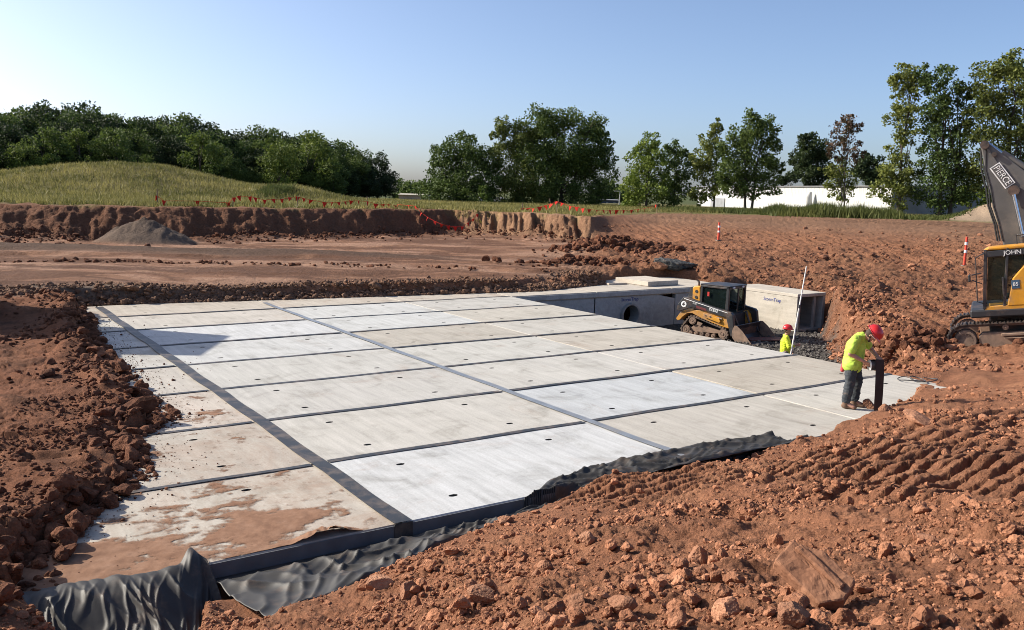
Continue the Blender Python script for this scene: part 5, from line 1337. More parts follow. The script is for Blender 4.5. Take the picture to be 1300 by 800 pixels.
# ------------------------------------------------------------------ people
M['skin'] = plain('skin', (.42, .22, .15), .55, scale=8)
M['hivis'] = plain('hivis', (.42, .60, .07), .75, scale=9, bump=.2)
M['hivis2'] = plain('hivis_yellow', (.58, .68, .03), .75, scale=9, bump=.2)
M['jeans'] = plain('jeans', (.035, .042, .05), .85, dirt=(.16, .11, .08), dirt_amt=.12, scale=12, bump=.3)
M['grey_trousers'] = plain('grey_trousers', (.12, .11, .125), .85, scale=12)
M['boot'] = plain('boot', (.16, .095, .06), .85, scale=12)
M['hat_red'] = plain('hat_red', (.50, .022, .025), .28, scale=4)
M['hair'] = plain('hair', (.05, .03, .02), .8, scale=30)
M['core'] = plain('core', (.66, .64, .60), .7)
M['red_cloth'] = plain('red_cloth', (.5, .06, .06), .8)
M['glove'] = plain('glove', (.45, .24, .17), .6)

def capsules(parts, name, mat, voxel, parent, smooth=4, mats=None):
    """tapered limbs and ellipsoids fused into one continuous surface"""
    V = []; F = []
    def addm(vs, fs):
        o = len(V); V.extend(vs); F.extend([[i + o for i in f] for f in fs])
    for it in parts:
        if it[0] == 'e':
            _, c, rad, rot = it
            bm = bmesh.new(); bmesh.ops.create_icosphere(bm, subdivisions=3, radius=1); bm.verts.index_update()
            T = Matrix.Translation(c) @ (rot or Matrix.Identity(4)) @ Matrix.Diagonal((*rad, 1))
            addm([(T @ v.co)[:] for v in bm.verts], [[w.index for w in f.verts] for f in bm.faces]); bm.free()
        else:
            _, a, ra, b, rb = it
            a = Vector(a); b = Vector(b); d = (b - a); L = d.length; d.normalize(); x = d.orthogonal().normalized(); y = d.cross(x)
            prof = [(-ra * math.cos(t), ra * math.sin(t)) for t in np.linspace(0.12, math.pi / 2, 5)] + [(L + rb * math.sin(t), rb * math.cos(t)) for t in np.linspace(0, math.pi / 2 - .12, 5)]
            n = 12; vs = []; fs = []
            for (h, r) in prof:
                for k in range(n):
                    t = 2 * math.pi * k / n; vs.append((a + d * h + (x * math.cos(t) + y * math.sin(t)) * r)[:])
            m = len(prof)
            for i in range(m - 1):
                for k in range(n): fs.append([i * n + k, i * n + (k + 1) % n, (i + 1) * n + (k + 1) % n, (i + 1) * n + k])
            fs.append(list(range(n - 1, -1, -1))); fs.append(list(range((m - 1) * n, m * n))); addm(vs, fs)
    me = bpy.data.meshes.new(name); me.from_pydata(V, [], F)
    o = bpy.data.objects.new(name, me); COL.objects.link(o)
    rm = o.modifiers.new('r', 'REMESH'); rm.mode = 'VOXEL'; rm.voxel_size = voxel
    if smooth:
        sm = o.modifiers.new('s', 'SMOOTH'); sm.factor = .5; sm.iterations = smooth
    dg = bpy.context.evaluated_depsgraph_get(); m2 = bpy.data.meshes.new_from_object(o.evaluated_get(dg))
    bpy.data.objects.remove(o); bpy.data.meshes.remove(me)
    m2.name = name; m2.materials.clear(); m2.materials.append(mat); m2.polygons.foreach_set('use_smooth', np.full(len(m2.polygons), True))
    return link(bpy.data.objects.new(name, m2), parent)
def wrinkle(o, amp, fx, seed):
    me = o.data; n = len(me.vertices); co = np.zeros(n * 3); me.vertices.foreach_get('co', co); co = co.reshape(-1, 3)
    no = np.zeros(n * 3); me.vertices.foreach_get('normal', no); no = no.reshape(-1, 3)
    d = amp * (billow(co[:, 0] * fx + co[:, 1] * fx * .6, co[:, 2] * fx * 1.6, 2, seed) + .6 * fbm(co[:, 0] * fx * .5 + co[:, 1] * fx, co[:, 2] * fx * .8, 2, seed + 3))
    me.vertices.foreach_set('co', (co + no * d[:, None]).ravel().astype(np.float32)); me.update()
def fingers(base, fwd, side, curl_to, r=.0085, L=(.072, .08, .075, .06), spread=.019):
    """four bent fingers of unequal length leaving the knuckle line, curling towards curl_to, and a thumb from the side of the palm"""
    base = Vector(base); f = Vector(fwd).normalized(); s_ = Vector(side).normalized(); c = Vector(curl_to).normalized(); out = []
    for k in range(4):
        p0 = base + s_ * spread * (k - 1.5); l = L[k]
        d1 = (f + .35 * c).normalized(); d2 = (.45 * f + c).normalized(); d3 = (-.25 * f + c).normalized()
        p1 = p0 + d1 * l * .45; p2 = p1 + d2 * l * .32; p3 = p2 + d3 * l * .25
        out += [('c', p0 - f * .02, r * 1.15, p1, r), ('c', p1, r, p2, r * .9), ('c', p2, r * .9, p3, r * .78)]
    t0 = base - f * .055 - s_ * spread * 2.0; t1 = t0 + (-.55 * s_ + .7 * f + .35 * c).normalized() * .038; t2 = t1 + (.1 * s_ + .8 * f + .6 * c).normalized() * .03
    out += [('c', t0, .0125, t1, .011), ('c', t1, .011, t2, .0085)]
    return out
def hard_hat(c, up, fwd, parent, r=.135):
    up = Vector(up).normalized(); fwd = Vector(fwd); fwd = (fwd - up * fwd.dot(up)).normalized(); sd = up.cross(fwd)
    T = Matrix(((fwd.x, sd.x, up.x, c[0]), (fwd.y, sd.y, up.y, c[1]), (fwd.z, sd.z, up.z, c[2]), (0, 0, 0, 1)))
    V = []; F = []; n = 28; m = 9
    for i in range(m):
        t = i / (m - 1) * math.pi / 2
        for k in range(n):
            a = 2 * math.pi * k / n; rr = math.cos(t) ** .8
            ridge = .008 * math.exp(-(math.sin(a) * rr / .22) ** 2) * math.sin(t)
            V.append((1.1 * r * rr * math.cos(a), .93 * r * rr * math.sin(a), .92 * r * math.sin(t) + ridge))
    for i in range(m - 1):
        for k in range(n): F.append((i * n + k, i * n + (k + 1) % n, (i + 1) * n + (k + 1) % n, (i + 1) * n + k))
    F.append(tuple(range((m - 1) * n, m * n)))
    o0 = len(V)
    for k in range(n):
        a = 2 * math.pi * k / n; pk = max(0, math.cos(a)) ** 2
        V.append(((1.1 * r + .016 + .045 * pk) * math.cos(a), (.93 * r + .014) * math.sin(a), -.008 - .012 * pk))
        V.append(((1.1 * r + .016 + .045 * pk) * math.cos(a), (.93 * r + .014) * math.sin(a), -.016 - .012 * pk))
        V.append((1.06 * r * math.cos(a), .89 * r * math.sin(a), -.012))
    for k in range(n):
        k2 = (k + 1) % n
        F.append((k, o0 + 3 * k, o0 + 3 * k2, k2)); F.append((o0 + 3 * k, o0 + 3 * k + 1, o0 + 3 * k2 + 1, o0 + 3 * k2)); F.append((o0 + 3 * k + 1, o0 + 3 * k + 2, o0 + 3 * k2 + 2, o0 + 3 * k2 + 1))
    b = MB(); b.M = T; b.add([Vector(v) for v in V], F)
    return b.build('hard_hat', M['hat_red'], parent, True)
def head_parts(c, up, fwd, s_=1.0):
    up = Vector(up).normalized(); fwd = Vector(fwd).normalized(); sd = up.cross(fwd); c = Vector(c)
    Rm = Matrix(((fwd.x, sd.x, up.x, 0), (fwd.y, sd.y, up.y, 0), (fwd.z, sd.z, up.z, 0), (0, 0, 0, 1)))
    P = lambda x, y, z: (c + fwd * x * s_ + sd * y * s_ + up * z * s_)
    return [('e', P(0, 0, .02), (.098 * s_, .078 * s_, .105 * s_), Rm), ('e', P(.022, 0, -.055), (.070 * s_, .058 * s_, .062 * s_), Rm),
            ('c', P(.085, 0, .012), .011 * s_, P(.108, 0, -.022), .014 * s_), ('c', P(.078, -.02, -.056), .011 * s_, P(.078, .02, -.056), .011 * s_), ('e', P(.072, 0, -.092), (.025 * s_, .028 * s_, .02 * s_), Rm),
            ('e', P(-.005, .080, -.008), (.020 * s_, .009 * s_, .030 * s_), Rm), ('e', P(-.005, -.080, -.008), (.020 * s_, .009 * s_, .030 * s_), Rm),
            ('c', P(.078, -.032, .03), .012 * s_, P(.078, .032, .03), .012 * s_)], P, Rm

# ---- the worker unrolling tape at the right front of the deck; local +x is the way he faces
wp = at_z(1078, 517.5, 0.0)
man = thing('person', 'worker in lime shirt and red hard hat bending over a tape roll', 'person', (wp[0], wp[1], .004), R(-30))
man.scale = (1.03, 1.03, 1.03)
HIP = Vector((0, 0, .82)); CH = Vector((.03, 0, 1.10)); NB = Vector((.115, 0, 1.285)); HD = Vector((.265, .0, 1.315)); HUP = Vector((.80, .04, .60)); HF = Vector((.62, .05, -.78))
SR, SL = Vector((.045, -.185, 1.225)), Vector((.085, .185, 1.225)); ERt, EL = Vector((-.015, -.255, .985)), Vector((.24, .265, 1.02)); WR, WL = Vector((.20, -.15, .865)), Vector((.375, .13, .925))
HR_, HL_ = Vector((.20, -.09, .82)), Vector((0, .09, .82)); HR_ = Vector((-.01, -.09, .82)); HL_ = Vector((.02, .09, .82))
KR, KL = Vector((.0, -.115, .455)), Vector((.085, .115, .455)); AR, AL = Vector((-.045, -.12, .09)), Vector((.055, .125, .09))
hp_, HP, HRm = head_parts(HD, HUP, HF)
body = hp_ + [('c', NB - Vector((.02, 0, .03)), .062, HD + Vector((-.06, 0, -.025)), .058),
  ('c', HIP, .125, CH, .13), ('c', CH, .13, NB + Vector((-.02, 0, -.03)), .09), ('c', SR, .065, SL, .065),
  ('c', SR, .056, ERt, .044), ('c', ERt, .044, WR, .029), ('c', SL, .056, EL, .044), ('c', EL, .044, WL, .029),
  ('c', HR_, .095, KR, .062), ('c', KR, .06, AR, .042), ('c', HL_, .095, KL, .062), ('c', KL, .06, AL, .042),
  ('c', AR, .045, AR + Vector((.13, -.01, -.045)), .038), ('c', AL, .045, AL + Vector((.13, .01, -.045)), .038)]
# hands: palms and five fingers, closing on the roll rim and on the tape
fR = Vector((.62, .62, -.48)).normalized(); fL = Vector((.62, -.6, -.35)).normalized()
pR, pL = WR + fR * .085, WL + fL * .085
for (w_, f_, p_, sd_, cu_) in ((WR, fR, pR, Vector((.3, -.5, .55)), Vector((.2, .45, -.7))), (WL, fL, pL, Vector((.5, .5, .25)), Vector((.1, -.35, -.9)))):
    sd_ = (sd_ - f_ * sd_.dot(f_)).normalized()
    for k in (-1.5, -.5, .5, 1.5): body.append(('c', w_ + f_ * .01 + sd_ * k * .009, .016, p_ + sd_ * k * .019, .0125))
    body += fingers(p_, f_, sd_, cu_)
bo_ = capsules(body, 'body', M['skin'], .0075, man, 3)
shirt = capsules([('c', HIP + Vector((-.005, 0, -.05)), .175, CH, .165), ('c', HIP + Vector((-.01, -.05, -.05)), .155, HIP + Vector((-.01, .05, -.05)), .155), ('c', CH, .16, NB + Vector((-.03, 0, -.05)), .11), ('c', CH + Vector((0, -.07, .03)), .11, CH + Vector((0, .07, .03)), .11),
  ('c', SR + Vector((.01, .02, -.005)), .086, SL + Vector((0, -.02, -.005)), .086), ('c', SR, .083, SR.lerp(ERt, .72), .077), ('c', SL, .083, SL.lerp(EL, .66), .077), ('c', NB + Vector((-.03, 0, -.05)), .10, NB + Vector((.0, 0, -.012)), .078)], 'shirt', M['hivis'], .012, man, 4)
wrinkle(shirt, .012, 9, 5)
trs = capsules([('c', HIP + Vector((0, 0, .0)), .125, HIP + Vector((0, 0, -.04)), .135), ('c', HR_ + Vector((0, .02, -.08)), .112, KR, .086), ('c', KR, .086, AR + Vector((0, 0, .06)), .078), ('c', HL_ + Vector((0, -.02, -.08)), .112, KL, .086), ('c', KL, .086, AL + Vector((0, 0, .06)), .078)], 'trousers', M['jeans'], .012, man, 3)
wrinkle(trs, .014, 11, 8)
for A_ in (AR, AL): capsules([('c', A_ + Vector((0, 0, .04)), .062, A_ + Vector((0, 0, -.045)), .055), ('c', A_ + Vector((-.03, 0, -.045)), .045, A_ + Vector((.15, 0, -.05)), .04)], 'boot', M['boot'], .012, man, 2)
hard_hat(HP(-.002, 0, .062), HUP, HF, man)
capsules([('e', HP(-.02, 0, .0), (.092, .085, .09), HRm), ('c', HP(.05, -.055, -.075), .022, HP(.07, 0, -.10), .024), ('c', HP(.05, .055, -.075), .022, HP(.07, 0, -.10), .024)], 'hair', M['hair'], .012, man, 2)
for y in (-1, 1):
    MB().tube([HP(.092, y * .036, .020), HP(.085, y * .075, .018), HP(.0, y * .087, .005)], .008, 6).build('safety_glasses', M['white_mark'], man, True)
    e = MB(); e.M = Matrix.Translation(HP(.086, y * .033, .012)); e.cyl((0, 0, 0), .010, .012, 'x', 10).build('eye', M['interior'], man, True)
capsules([('c', Vector((-.145, -.06, .77)), .03, Vector((-.15, -.07, .66)), .04)], 'rag', M['red_cloth'], .012, man, 2)

# ---- tape roll held in his hands, the free end hanging to the ground
roll = thing('tape_roll', 'roll of dark membrane tape held by the worker with its end hanging down', 'tape roll', (wp[0], wp[1], .004), R(-30))
roll.scale = (1.03, 1.03, 1.03)
axis = Vector((.80, .50, .05)).normalized(); cR = Vector((.345, -.03, .80))
x_ = axis; z_ = Vector((0, 0, 1)); z_ = (z_ - x_ * z_.dot(x_)).normalized(); y_ = z_.cross(x_)
Tm = Matrix(((x_.x, y_.x, z_.x, cR.x), (x_.y, y_.y, z_.y, cR.y), (x_.z, y_.z, z_.z, cR.z), (0, 0, 0, 1)))
def rb(fn, name, mat):
    b = MB(); b.M = Tm; fn(b); return b.build(name, mat, roll, True)
rb(lambda b: b.ring((0, 0, 0), .062, .092, .15, 'x', 28), 'wound_tape', M['tape'])
rb(lambda b: b.ring((0, 0, 0), .040, .062, .165, 'x', 28), 'cardboard_core', M['core'])
rb(lambda b: b.ring((-.077, 0, 0), .06, .094, .008, 'x', 28), 'paper_edge', M['core'])
pts_ = []
for t in np.linspace(R(200), R(20), 14): pts_.append((.094 * math.cos(t), .094 * math.sin(t)))
b = MB(); b.M = Tm; vs = []; fs = []
offx = .10
path = [(-.094 * math.cos(t) * 1.0, .094 * math.sin(t)) for t in np.linspace(R(-40), R(90), 9)]
path += [(.03 + .02 * k, .094 + .006 * k) for k in range(1, 4)] 
path2 = [(p[0], p[1], 0) for p in path]
zb = -.775
for k in range(1, 13):
    f_ = k / 12; path2.append((.105 + .018 * math.sin(f_ * 3.0), .105 - (.105 - zb) * f_ ** 1.0, 0))
n_ = len(path2)
for k, (yy, zz, _) in enumerate(path2):
    g_ = max(0, k - 11) / 12; sh = .06 * min(1, max(0, k - 8) / 3); tw = .05 * g_
    for s_ in (-1, 1):
        for h in (0, .004): vs.append(Vector((s_ * .075 + sh + tw * .3 - .03 * g_, yy * -1 + s_ * .012 * g_ + h, zz + (h if k < 9 else 0))))
for k in range(n_ - 1):
    a = 4 * k; c_ = a + 4; fs += [(a, a + 2, c_ + 2, c_), (a + 1, c_ + 1, c_ + 3, a + 3), (a, c_, c_ + 1, a + 1), (a + 2, a + 3, c_ + 3, c_ + 2)]
b.add(vs, fs); b.build('tape_end', plain('tape_back', (.045, .032, .029), .85, scale=6, spec=.2), roll, False)

# ---- second worker standing in the pit with a measuring rod, seen from behind and the left
w0 = at_y(1000, 430, 25.0)
fz = gz(w0[0], w0[1])
man2 = thing('person', 'worker in yellow shirt and red hard hat standing in the pit holding a rod', 'person', (w0[0] - .05, w0[1], fz), R(-12))
man2.scale = (1.0, 1.0, 1.0)
k2 = (.13 - fz) / 1.80; man2.scale = (max(.9, k2), max(.9, k2), k2)
H2 = Vector((.03, 0, 1.60)); hp2, HP2, HRm2 = head_parts(H2, (.05, 0, 1), (1, -.1, -.05))
s2R, s2L = Vector((0, -.2, 1.40)), Vector((0, .2, 1.40)); e2R, e2L = Vector((.08, -.29, 1.14)), Vector((.05, .27, 1.13)); w2R, w2L = Vector((.30, -.24, 1.20)), Vector((.18, .24, .95))
body2 = hp2 + [('c', Vector((0, 0, 1.42)), .06, H2 + Vector((-.01, 0, -.05)), .056), ('c', Vector((0, 0, .93)), .125, Vector((0, 0, 1.25)), .13), ('c', Vector((0, 0, 1.25)), .13, Vector((0, 0, 1.40)), .08), ('c', s2R, .06, s2L, .06),
  ('c', s2R, .055, e2R, .043), ('c', e2R, .043, w2R, .029), ('c', s2L, .055, e2L, .043), ('c', e2L, .043, w2L, .029),
  ('c', Vector((0, -.09, .93)), .09, Vector((.02, -.1, .50)), .06), ('c', Vector((.02, -.1, .5)), .058, Vector((-.01, -.1, .09)), .042), ('c', Vector((0, .09, .93)), .09, Vector((.02, .1, .5)), .06), ('c', Vector((.02, .1, .5)), .058, Vector((-.01, .1, .09)), .042),
  ('c', Vector((-.01, -.1, .07)), .042, Vector((.14, -.11, .04)), .036), ('c', Vector((-.01, .1, .07)), .042, Vector((.14, .11, .04)), .036)]
for (w_, f_, sd_, cu_) in ((w2R, Vector((1, .25, .2)), Vector((0, 0, -1)), Vector((0, 1, 0))), (w2L, Vector((.6, 0, -.8)), Vector((.8, .2, .5)), Vector((0, -1, -.2)))):
    f_ = f_.normalized(); sd_ = (sd_ - f_ * sd_.dot(f_)).normalized(); p_ = w_ + f_ * .085
    for k in (-1.5, -.5, .5, 1.5): body2.append(('c', w_ + f_ * .01 + sd_ * k * .009, .016, p_ + sd_ * k * .019, .0125))
    body2 += fingers(p_, f_, sd_, cu_)
capsules(body2, 'body', M['skin'], .008, man2, 2)
sh2 = capsules([('c', Vector((0, 0, .86)), .155, Vector((0, 0, 1.25)), .16), ('c', Vector((0, 0, 1.25)), .16, Vector((0, 0, 1.38)), .10), ('c', s2R + Vector((0, .02, 0)), .082, s2L - Vector((0, .02, 0)), .082), ('c', s2R, .08, s2R.lerp(e2R, .95), .068), ('c', s2L, .08, s2L.lerp(e2L, .95), .068), ('c', e2R, .066, e2R.lerp(w2R, .55), .055)], 'shirt', M['hivis2'], .013, man2, 4)
wrinkle(sh2, .012, 9, 15)
tr2 = capsules([('c', Vector((0, 0, .95)), .135, Vector((0, 0, .88)), .14), ('c', Vector((0, -.08, .9)), .115, Vector((.02, -.1, .5)), .085), ('c', Vector((.02, -.1, .5)), .085, Vector((-.01, -.1, .14)), .075), ('c', Vector((0, .08, .9)), .115, Vector((.02, .1, .5)), .085), ('c', Vector((.02, .1, .5)), .085, Vector((-.01, .1, .14)), .075)], 'trousers', M['grey_trousers'], .013, man2, 3)
for y in (-.1, .1): capsules([('c', Vector((-.01, y, .12)), .06, Vector((-.01, y, .05)), .055), ('c', Vector((-.03, y, .05)), .045, Vector((.14, y * 1.08, .045)), .04)], 'boot', M['boot'], .013, man2, 2)
hard_hat(HP2(0, 0, .075), (.05, 0, 1), (1, -.1, 0), man2)
capsules([('e', HP2(-.02, 0, .01), (.094, .084, .09), HRm2)], 'hair', M['hair'], .014, man2, 2)
for y in (-1, 1):
    e = MB(); e.M = Matrix.Translation(HP2(.086, y * .033, .012)); e.cyl((0, 0, 0), .010, .012, 'x', 10).build('eye', M['interior'], man2, True)
# measuring rod in his hand
ph = at_y(1008.5, 425, 24.7); pt = at_y(1024, 338, 24.9)
d_ = Vector(pt) - Vector(ph); foot = Vector(ph) - d_ * ((ph[2] - fz) / d_.z)
rod = thing('survey_rod', 'long white measuring rod held upright by the worker in the pit', 'measuring rod', foot)
top = Vector(pt) - foot
MB().tube([(0, 0, 0), top * .66], .023, 10).build('lower_section', M['core'], rod, True)
MB().tube([top * .66, top], .018, 10).build('upper_section', M['core'], rod, True)
MB().tube([top * .645, top * .675], .034, 10).build('clamp', M['black_paint'], rod, True)

# ------------------------------------------------------------------ vegetation
def leaves_mesh(name, C, size, mat, r, up=.35, tri=False):
    """many small leaf faces at the points C"""
    n = len(C)
    nrm = r.normal(size=(n, 3)); nrm[:, 2] += up; nrm /= np.linalg.norm(nrm, axis=1)[:, None]
    t = np.cross(nrm, r.normal(size=(n, 3))); t /= np.linalg.norm(t, axis=1)[:, None] + 1e-9; b = np.cross(nrm, t)
    s_ = (size * r.uniform(.6, 1.3, n))[:, None]
    V = np.stack([C - t * s_ * .5, C + b * s_ * .36 + nrm * s_ * .1, C + t * s_ * .55, C - b * s_ * .36 + nrm * s_ * .08], 1).reshape(-1, 3)
    F = np.arange(n * 4).reshape(-1, 4)
    me = np_mesh(name, V, F, [mat])
    at = me.attributes.new('leafvar', 'FLOAT', 'POINT'); at.data.foreach_set('value', np.repeat(r.uniform(0, 1, n) ** 1.2, 4).astype(np.float32))
    return me
def crown_points(blobs, per, r, hollow=.55):
    P = []
    for (x, y, z, rad) in blobs:
        n = max(40, int(per * rad ** 2))
        d = r.normal(size=(n, 3)); d /= np.linalg.norm(d, axis=1)[:, None]
        rr = rad * (hollow + (1 - hollow) * r.uniform(0, 1, n) ** .6) * (1 + .28 * r.normal(size=n) * .5)
        P.append(np.array([x, y, z]) + d * rr[:, None] * np.array([1, 1, .85]))
    return np.vstack(P)
def auto_blobs(H, Rr, base, n, r, top=1.0, rs=(.10, .19), spiky=.0):
    """leaf masses spread through an egg-shaped crown"""
    B = []
    while len(B) < n:
        p = r.uniform(-1, 1, 3); q = math.hypot(p[0], p[1]); e = math.sqrt(max(0, 1 - abs((p[2] + .15) / 1.15) ** 2.2))
        if q > e or (q < e * .35 and abs(p[2]) < .5 and r.uniform() < .6): continue
        z = base + (H - base) * (.5 + .46 * p[2] * top)
        B.append((p[0] * Rr, p[1] * Rr, z, r.uniform(*rs) * (H - base) * .85))
    B.append((r.uniform(-.2, .2) * Rr, 0, H - .08 * H, .08 * H))
    return B
def trunk_mb(H, r0, blobs, r, nl=5, lean=.0, multi=1):
    b = MB()
    for m in range(multi):
        ox = (m - (multi - 1) / 2) * r0 * 5; pth = []; 
        for k in range(7):
            t = k / 6; pth.append((ox * (1 + t * 1.2) + lean * H * t * t + r.normal() * .02 * H * t, r.normal() * .015 * H * t, H * .86 * t))
        b.tube(pth, [r0 * (1 - .82 * k / 6) * (1.35 if k == 0 else 1) for k in range(7)], 7)
        bl = sorted(blobs, key=lambda q: -q[3])
        for k in range(nl):
            q = blobs[int(r.integers(0, len(blobs)))]; t = min(.8, max(.22, (q[2] - .25 * H) / H * .8)); i = int(t * 6); p = Vector(pth[i])
            e = Vector((q[0], q[1], q[2])); mid = p.lerp(e, .5) + Vector((0, 0, .03 * H))
            b.tube([p, mid, e], [r0 * .42, r0 * .26, r0 * .1], 5)
    return b
class Kind: pass
def tree_kind(seed, H, Rr, base, n, mat, per=90, leaf=.34, rs=(.10, .19), nl=7, r0=.16, multi=1, blobs=None, hollow=.5):
    r = np.random.default_rng(seed); k = Kind()
    bl = blobs or auto_blobs(H, Rr, base, n, r, rs=rs)
    k.crown = leaves_mesh('crown', crown_points(bl, per, r, hollow), leaf, M[mat], r)
    o = trunk_mb(H, r0, bl, r, nl, multi=multi).build('trunk', M['bark']); k.trunk = o.data; bpy.data.objects.remove(o); k.H = H
    return k
def plant(kind, loc, s, label, name='tree', cat='tree', group=None, rz=None, sx=None):
    t = thing(name, label, cat, loc, rnd.uniform(0, 6.28) if rz is None else rz, group)
    t.scale = ((sx or s), (sx or s), s)
    link(bpy.data.objects.new('trunk', kind.trunk), t); link(bpy.data.objects.new('crown', kind.crown), t)
    return t
def base_z(X, Y): return gz(X, Y) - .1
# wood on the left: three depths of trees, the crest falling to the right
KD = [tree_kind(900 + i, 10.0, 3.3 + .35 * (i % 3), 1.0 + .4 * (i % 2), 46 + 5 * (i % 3), ('leaf_dark', 'leaf_dark', 'leaf_mid')[i % 3], 150, .30) for i in range(7)]
KB = [tree_kind(930 + i, 8.0, 2.9, .8, 40, 'leaf_fresh', 150, .28) for i in range(3)]
TOPX = [-80, 0, 40, 60, 110, 130, 180, 250, 290, 330, 380, 420, 440, 475, 500, 508]
TOPY = [140, 136, 131, 127, 134, 140, 143, 150, 158, 163, 168, 176, 186, 192, 208, 222]
def wood_y(px): return np.interp(px, [-80, 508], [104, 168])
cnt = 0
for row, (dy, dtop, step) in enumerate(((14, -1, 23), (7, 10, 25), (0, 24, 27), (-5, 44, 34))):
    px = -70 + row * 9
    while px < 500:
        Y = wood_y(px) + dy + rnd.uniform(-2, 2); ty = np.interp(px, TOPX, TOPY) + dtop + rnd.uniform(-3, 5)
        if row and px > 455: ty += 10
        pt_ = at_y(px, ty, Y); z0 = base_z(pt_[0], Y); h = pt_[2] - z0
        if h > 2.0 and row < 3 or h > 2.5:
            k = KD[rnd.randrange(len(KD))]; sc_ = h / k.H
            lab = ('dark green tree in the back rank of the wood behind the mound', 'dark tree in the middle rank of the wood behind the mound', 'dark tree at the front of the wood behind the mound', 'low dark tree at the foot of the wood')[row]
            plant(k, (pt_[0], Y, z0), sc_, lab, group=('back rank of the wood', 'middle rank of the wood', 'front rank of the wood', 'undergrowth trees of the wood')[row], sx=max(sc_ * 1.05, .62))
            cnt += 1
        px += step * rnd.uniform(.8, 1.15)
for (px, ty, Yo, lab) in ((55, 160, -7, 'yellowish tree broad and lit at the left of the wood'), (30, 178, -9, 'low olive tree at the far left behind the mound'), (100, 162, -7, 'tall yellow green tree behind the crest of the mound'), (147, 163, -8, 'brightest yellow green tree in the wood behind the mound'),
                      (253, 168, -9, 'narrow bright green tree standing out of the dark wood'), (355, 176, -8, 'yellow green tree right of the narrow bright one in the wood'), (392, 164, -3, 'tall pale green tree near the crest of the wood on the right'), (190, 196, -10, 'small pale green tree at the foot of the wood right of the mound crest')):
    Y = wood_y(px) + Yo; p = at_y(px, ty, Y); z0 = base_z(p[0], Y); h = p[2] - z0; k = KB[rnd.randrange(3)]
    plant(k, (p[0], Y, z0), h / k.H, lab, sx=h / k.H * .95)
print('wood', cnt)

def tree_px(blobs_px, base_px, Y, mat, label, leaf=.27, per=150, r0=.17, multi=1, nl=8, seed=0, name='tree', depth=.7, hollow=.35, extra=None):
    """tree whose leaf masses are given where they stand in the photograph: (px, py, radius in px)"""
    per *= 1.35; r = np.random.default_rng(1000 + seed); s_ = Y / 1120
    b = at_y(base_px[0], base_px[1], Y); z0 = base_z(b[0], Y)
    bl = []
    for (px, py, rp) in blobs_px:
        rp = rp * 1.35
        p = at_y(px, py, Y); n = 8 if rp > 9 else 5
        bl.append((p[0] - b[0], r.normal() * rp * s_ * depth, p[2] - z0, rp * s_ * .95))
        for k in range(n):
            a = r.uniform(0, 6.28); q = r.uniform(.55, 1.15); bl.append((p[0] - b[0] + math.cos(a) * rp * s_ * q, r.normal() * rp * s_ * depth, p[2] - z0 + math.sin(a) * rp * s_ * q, rp * s_ * r.uniform(.3, .55)))
    t = thing(name, label, 'tree', (b[0], Y, z0))
    H = max(q[2] for q in bl)
    link(bpy.data.objects.new('crown', leaves_mesh('crown', crown_points(bl, per, r, hollow), leaf, M[mat], r)), t)
    trunk_mb(H, r0, bl, r, nl, multi=multi).build('trunk', M['bark'], t, True)
    return t
# two broad trees at the centre
tree_px([(582, 190, 15), (565, 200, 12), (600, 195, 13), (618, 205, 12), (555, 225, 14), (575, 220, 18), (600, 222, 18), (618, 232, 14), (548, 245, 12), (565, 247, 14), (590, 250, 16), (612, 252, 15), (628, 222, 10), (550, 205, 6)], (585, 263), 112, 'leaf_mid', 'bushy dark tree at the centre, lower left of the tall pair', seed=1, multi=2, r0=.14)
tree_px([(640, 160, 8), (645, 175, 12), (640, 195, 12), (660, 195, 14), (640, 220, 12), (660, 225, 16), (645, 248, 14), (668, 250, 14), (636, 172, 5), (662, 172, 8), (628, 172, 4)], (655, 264), 113, 'leaf_olive', 'tall olive green tree forming the left of the central clump', seed=2)
tree_px([(680, 158, 15), (700, 160, 15), (690, 180, 18), (675, 200, 18), (705, 205, 20), (690, 230, 20), (720, 190, 18), (735, 160, 14), (750, 165, 12), (742, 185, 18), (755, 200, 15), (768, 188, 8), (772, 205, 7), (730, 215, 18), (750, 225, 16), (712, 250, 17), (735, 250, 16), (690, 252, 15), (758, 245, 10), (762, 175, 7)], (712, 264), 115, 'leaf_mid', 'broad dark tree at the centre, tallest and widest of the clump', seed=3, r0=.24, multi=3)
tree_px([(617, 250, 5), (613, 243, 5), (620, 255, 4)], (616, 264), 108, 'leaf_bright', 'small bright sapling at the foot of the central trees', seed=4, leaf=.24, per=130, r0=.05, nl=3)
# row on the right of the centre
tree_px([(825, 182, 8), (815, 195, 10), (832, 196, 10), (812, 215, 13), (830, 215, 13), (805, 240, 13), (822, 240, 13), (838, 240, 11), (800, 255, 8)], (820, 264), 104, 'leaf_bright', 'bright green tree standing left of the white warehouse', seed=5, r0=.13)
tree_px([(858, 188, 8), (850, 200, 10), (868, 200, 9), (855, 220, 11), (868, 222, 9), (848, 240, 10), (862, 248, 11), (845, 255, 9), (872, 195, 4)], (855, 264), 106, 'leaf_mid', 'loose green tree beside the bright one left of the warehouse', seed=6, per=120, r0=.12)
tree_px([(893, 195, 9), (908, 168, 7), (912, 160, 5), (898, 178, 8), (910, 190, 9), (885, 205, 7), (890, 218, 9), (905, 215, 10), (897, 240, 9), (885, 245, 8), (912, 235, 7), (890, 255, 5)], (906, 264), 102, 'leaf_olive', 'yellowing open tree at the left end of the white wall', seed=7, per=110, r0=.10, hollow=.2)
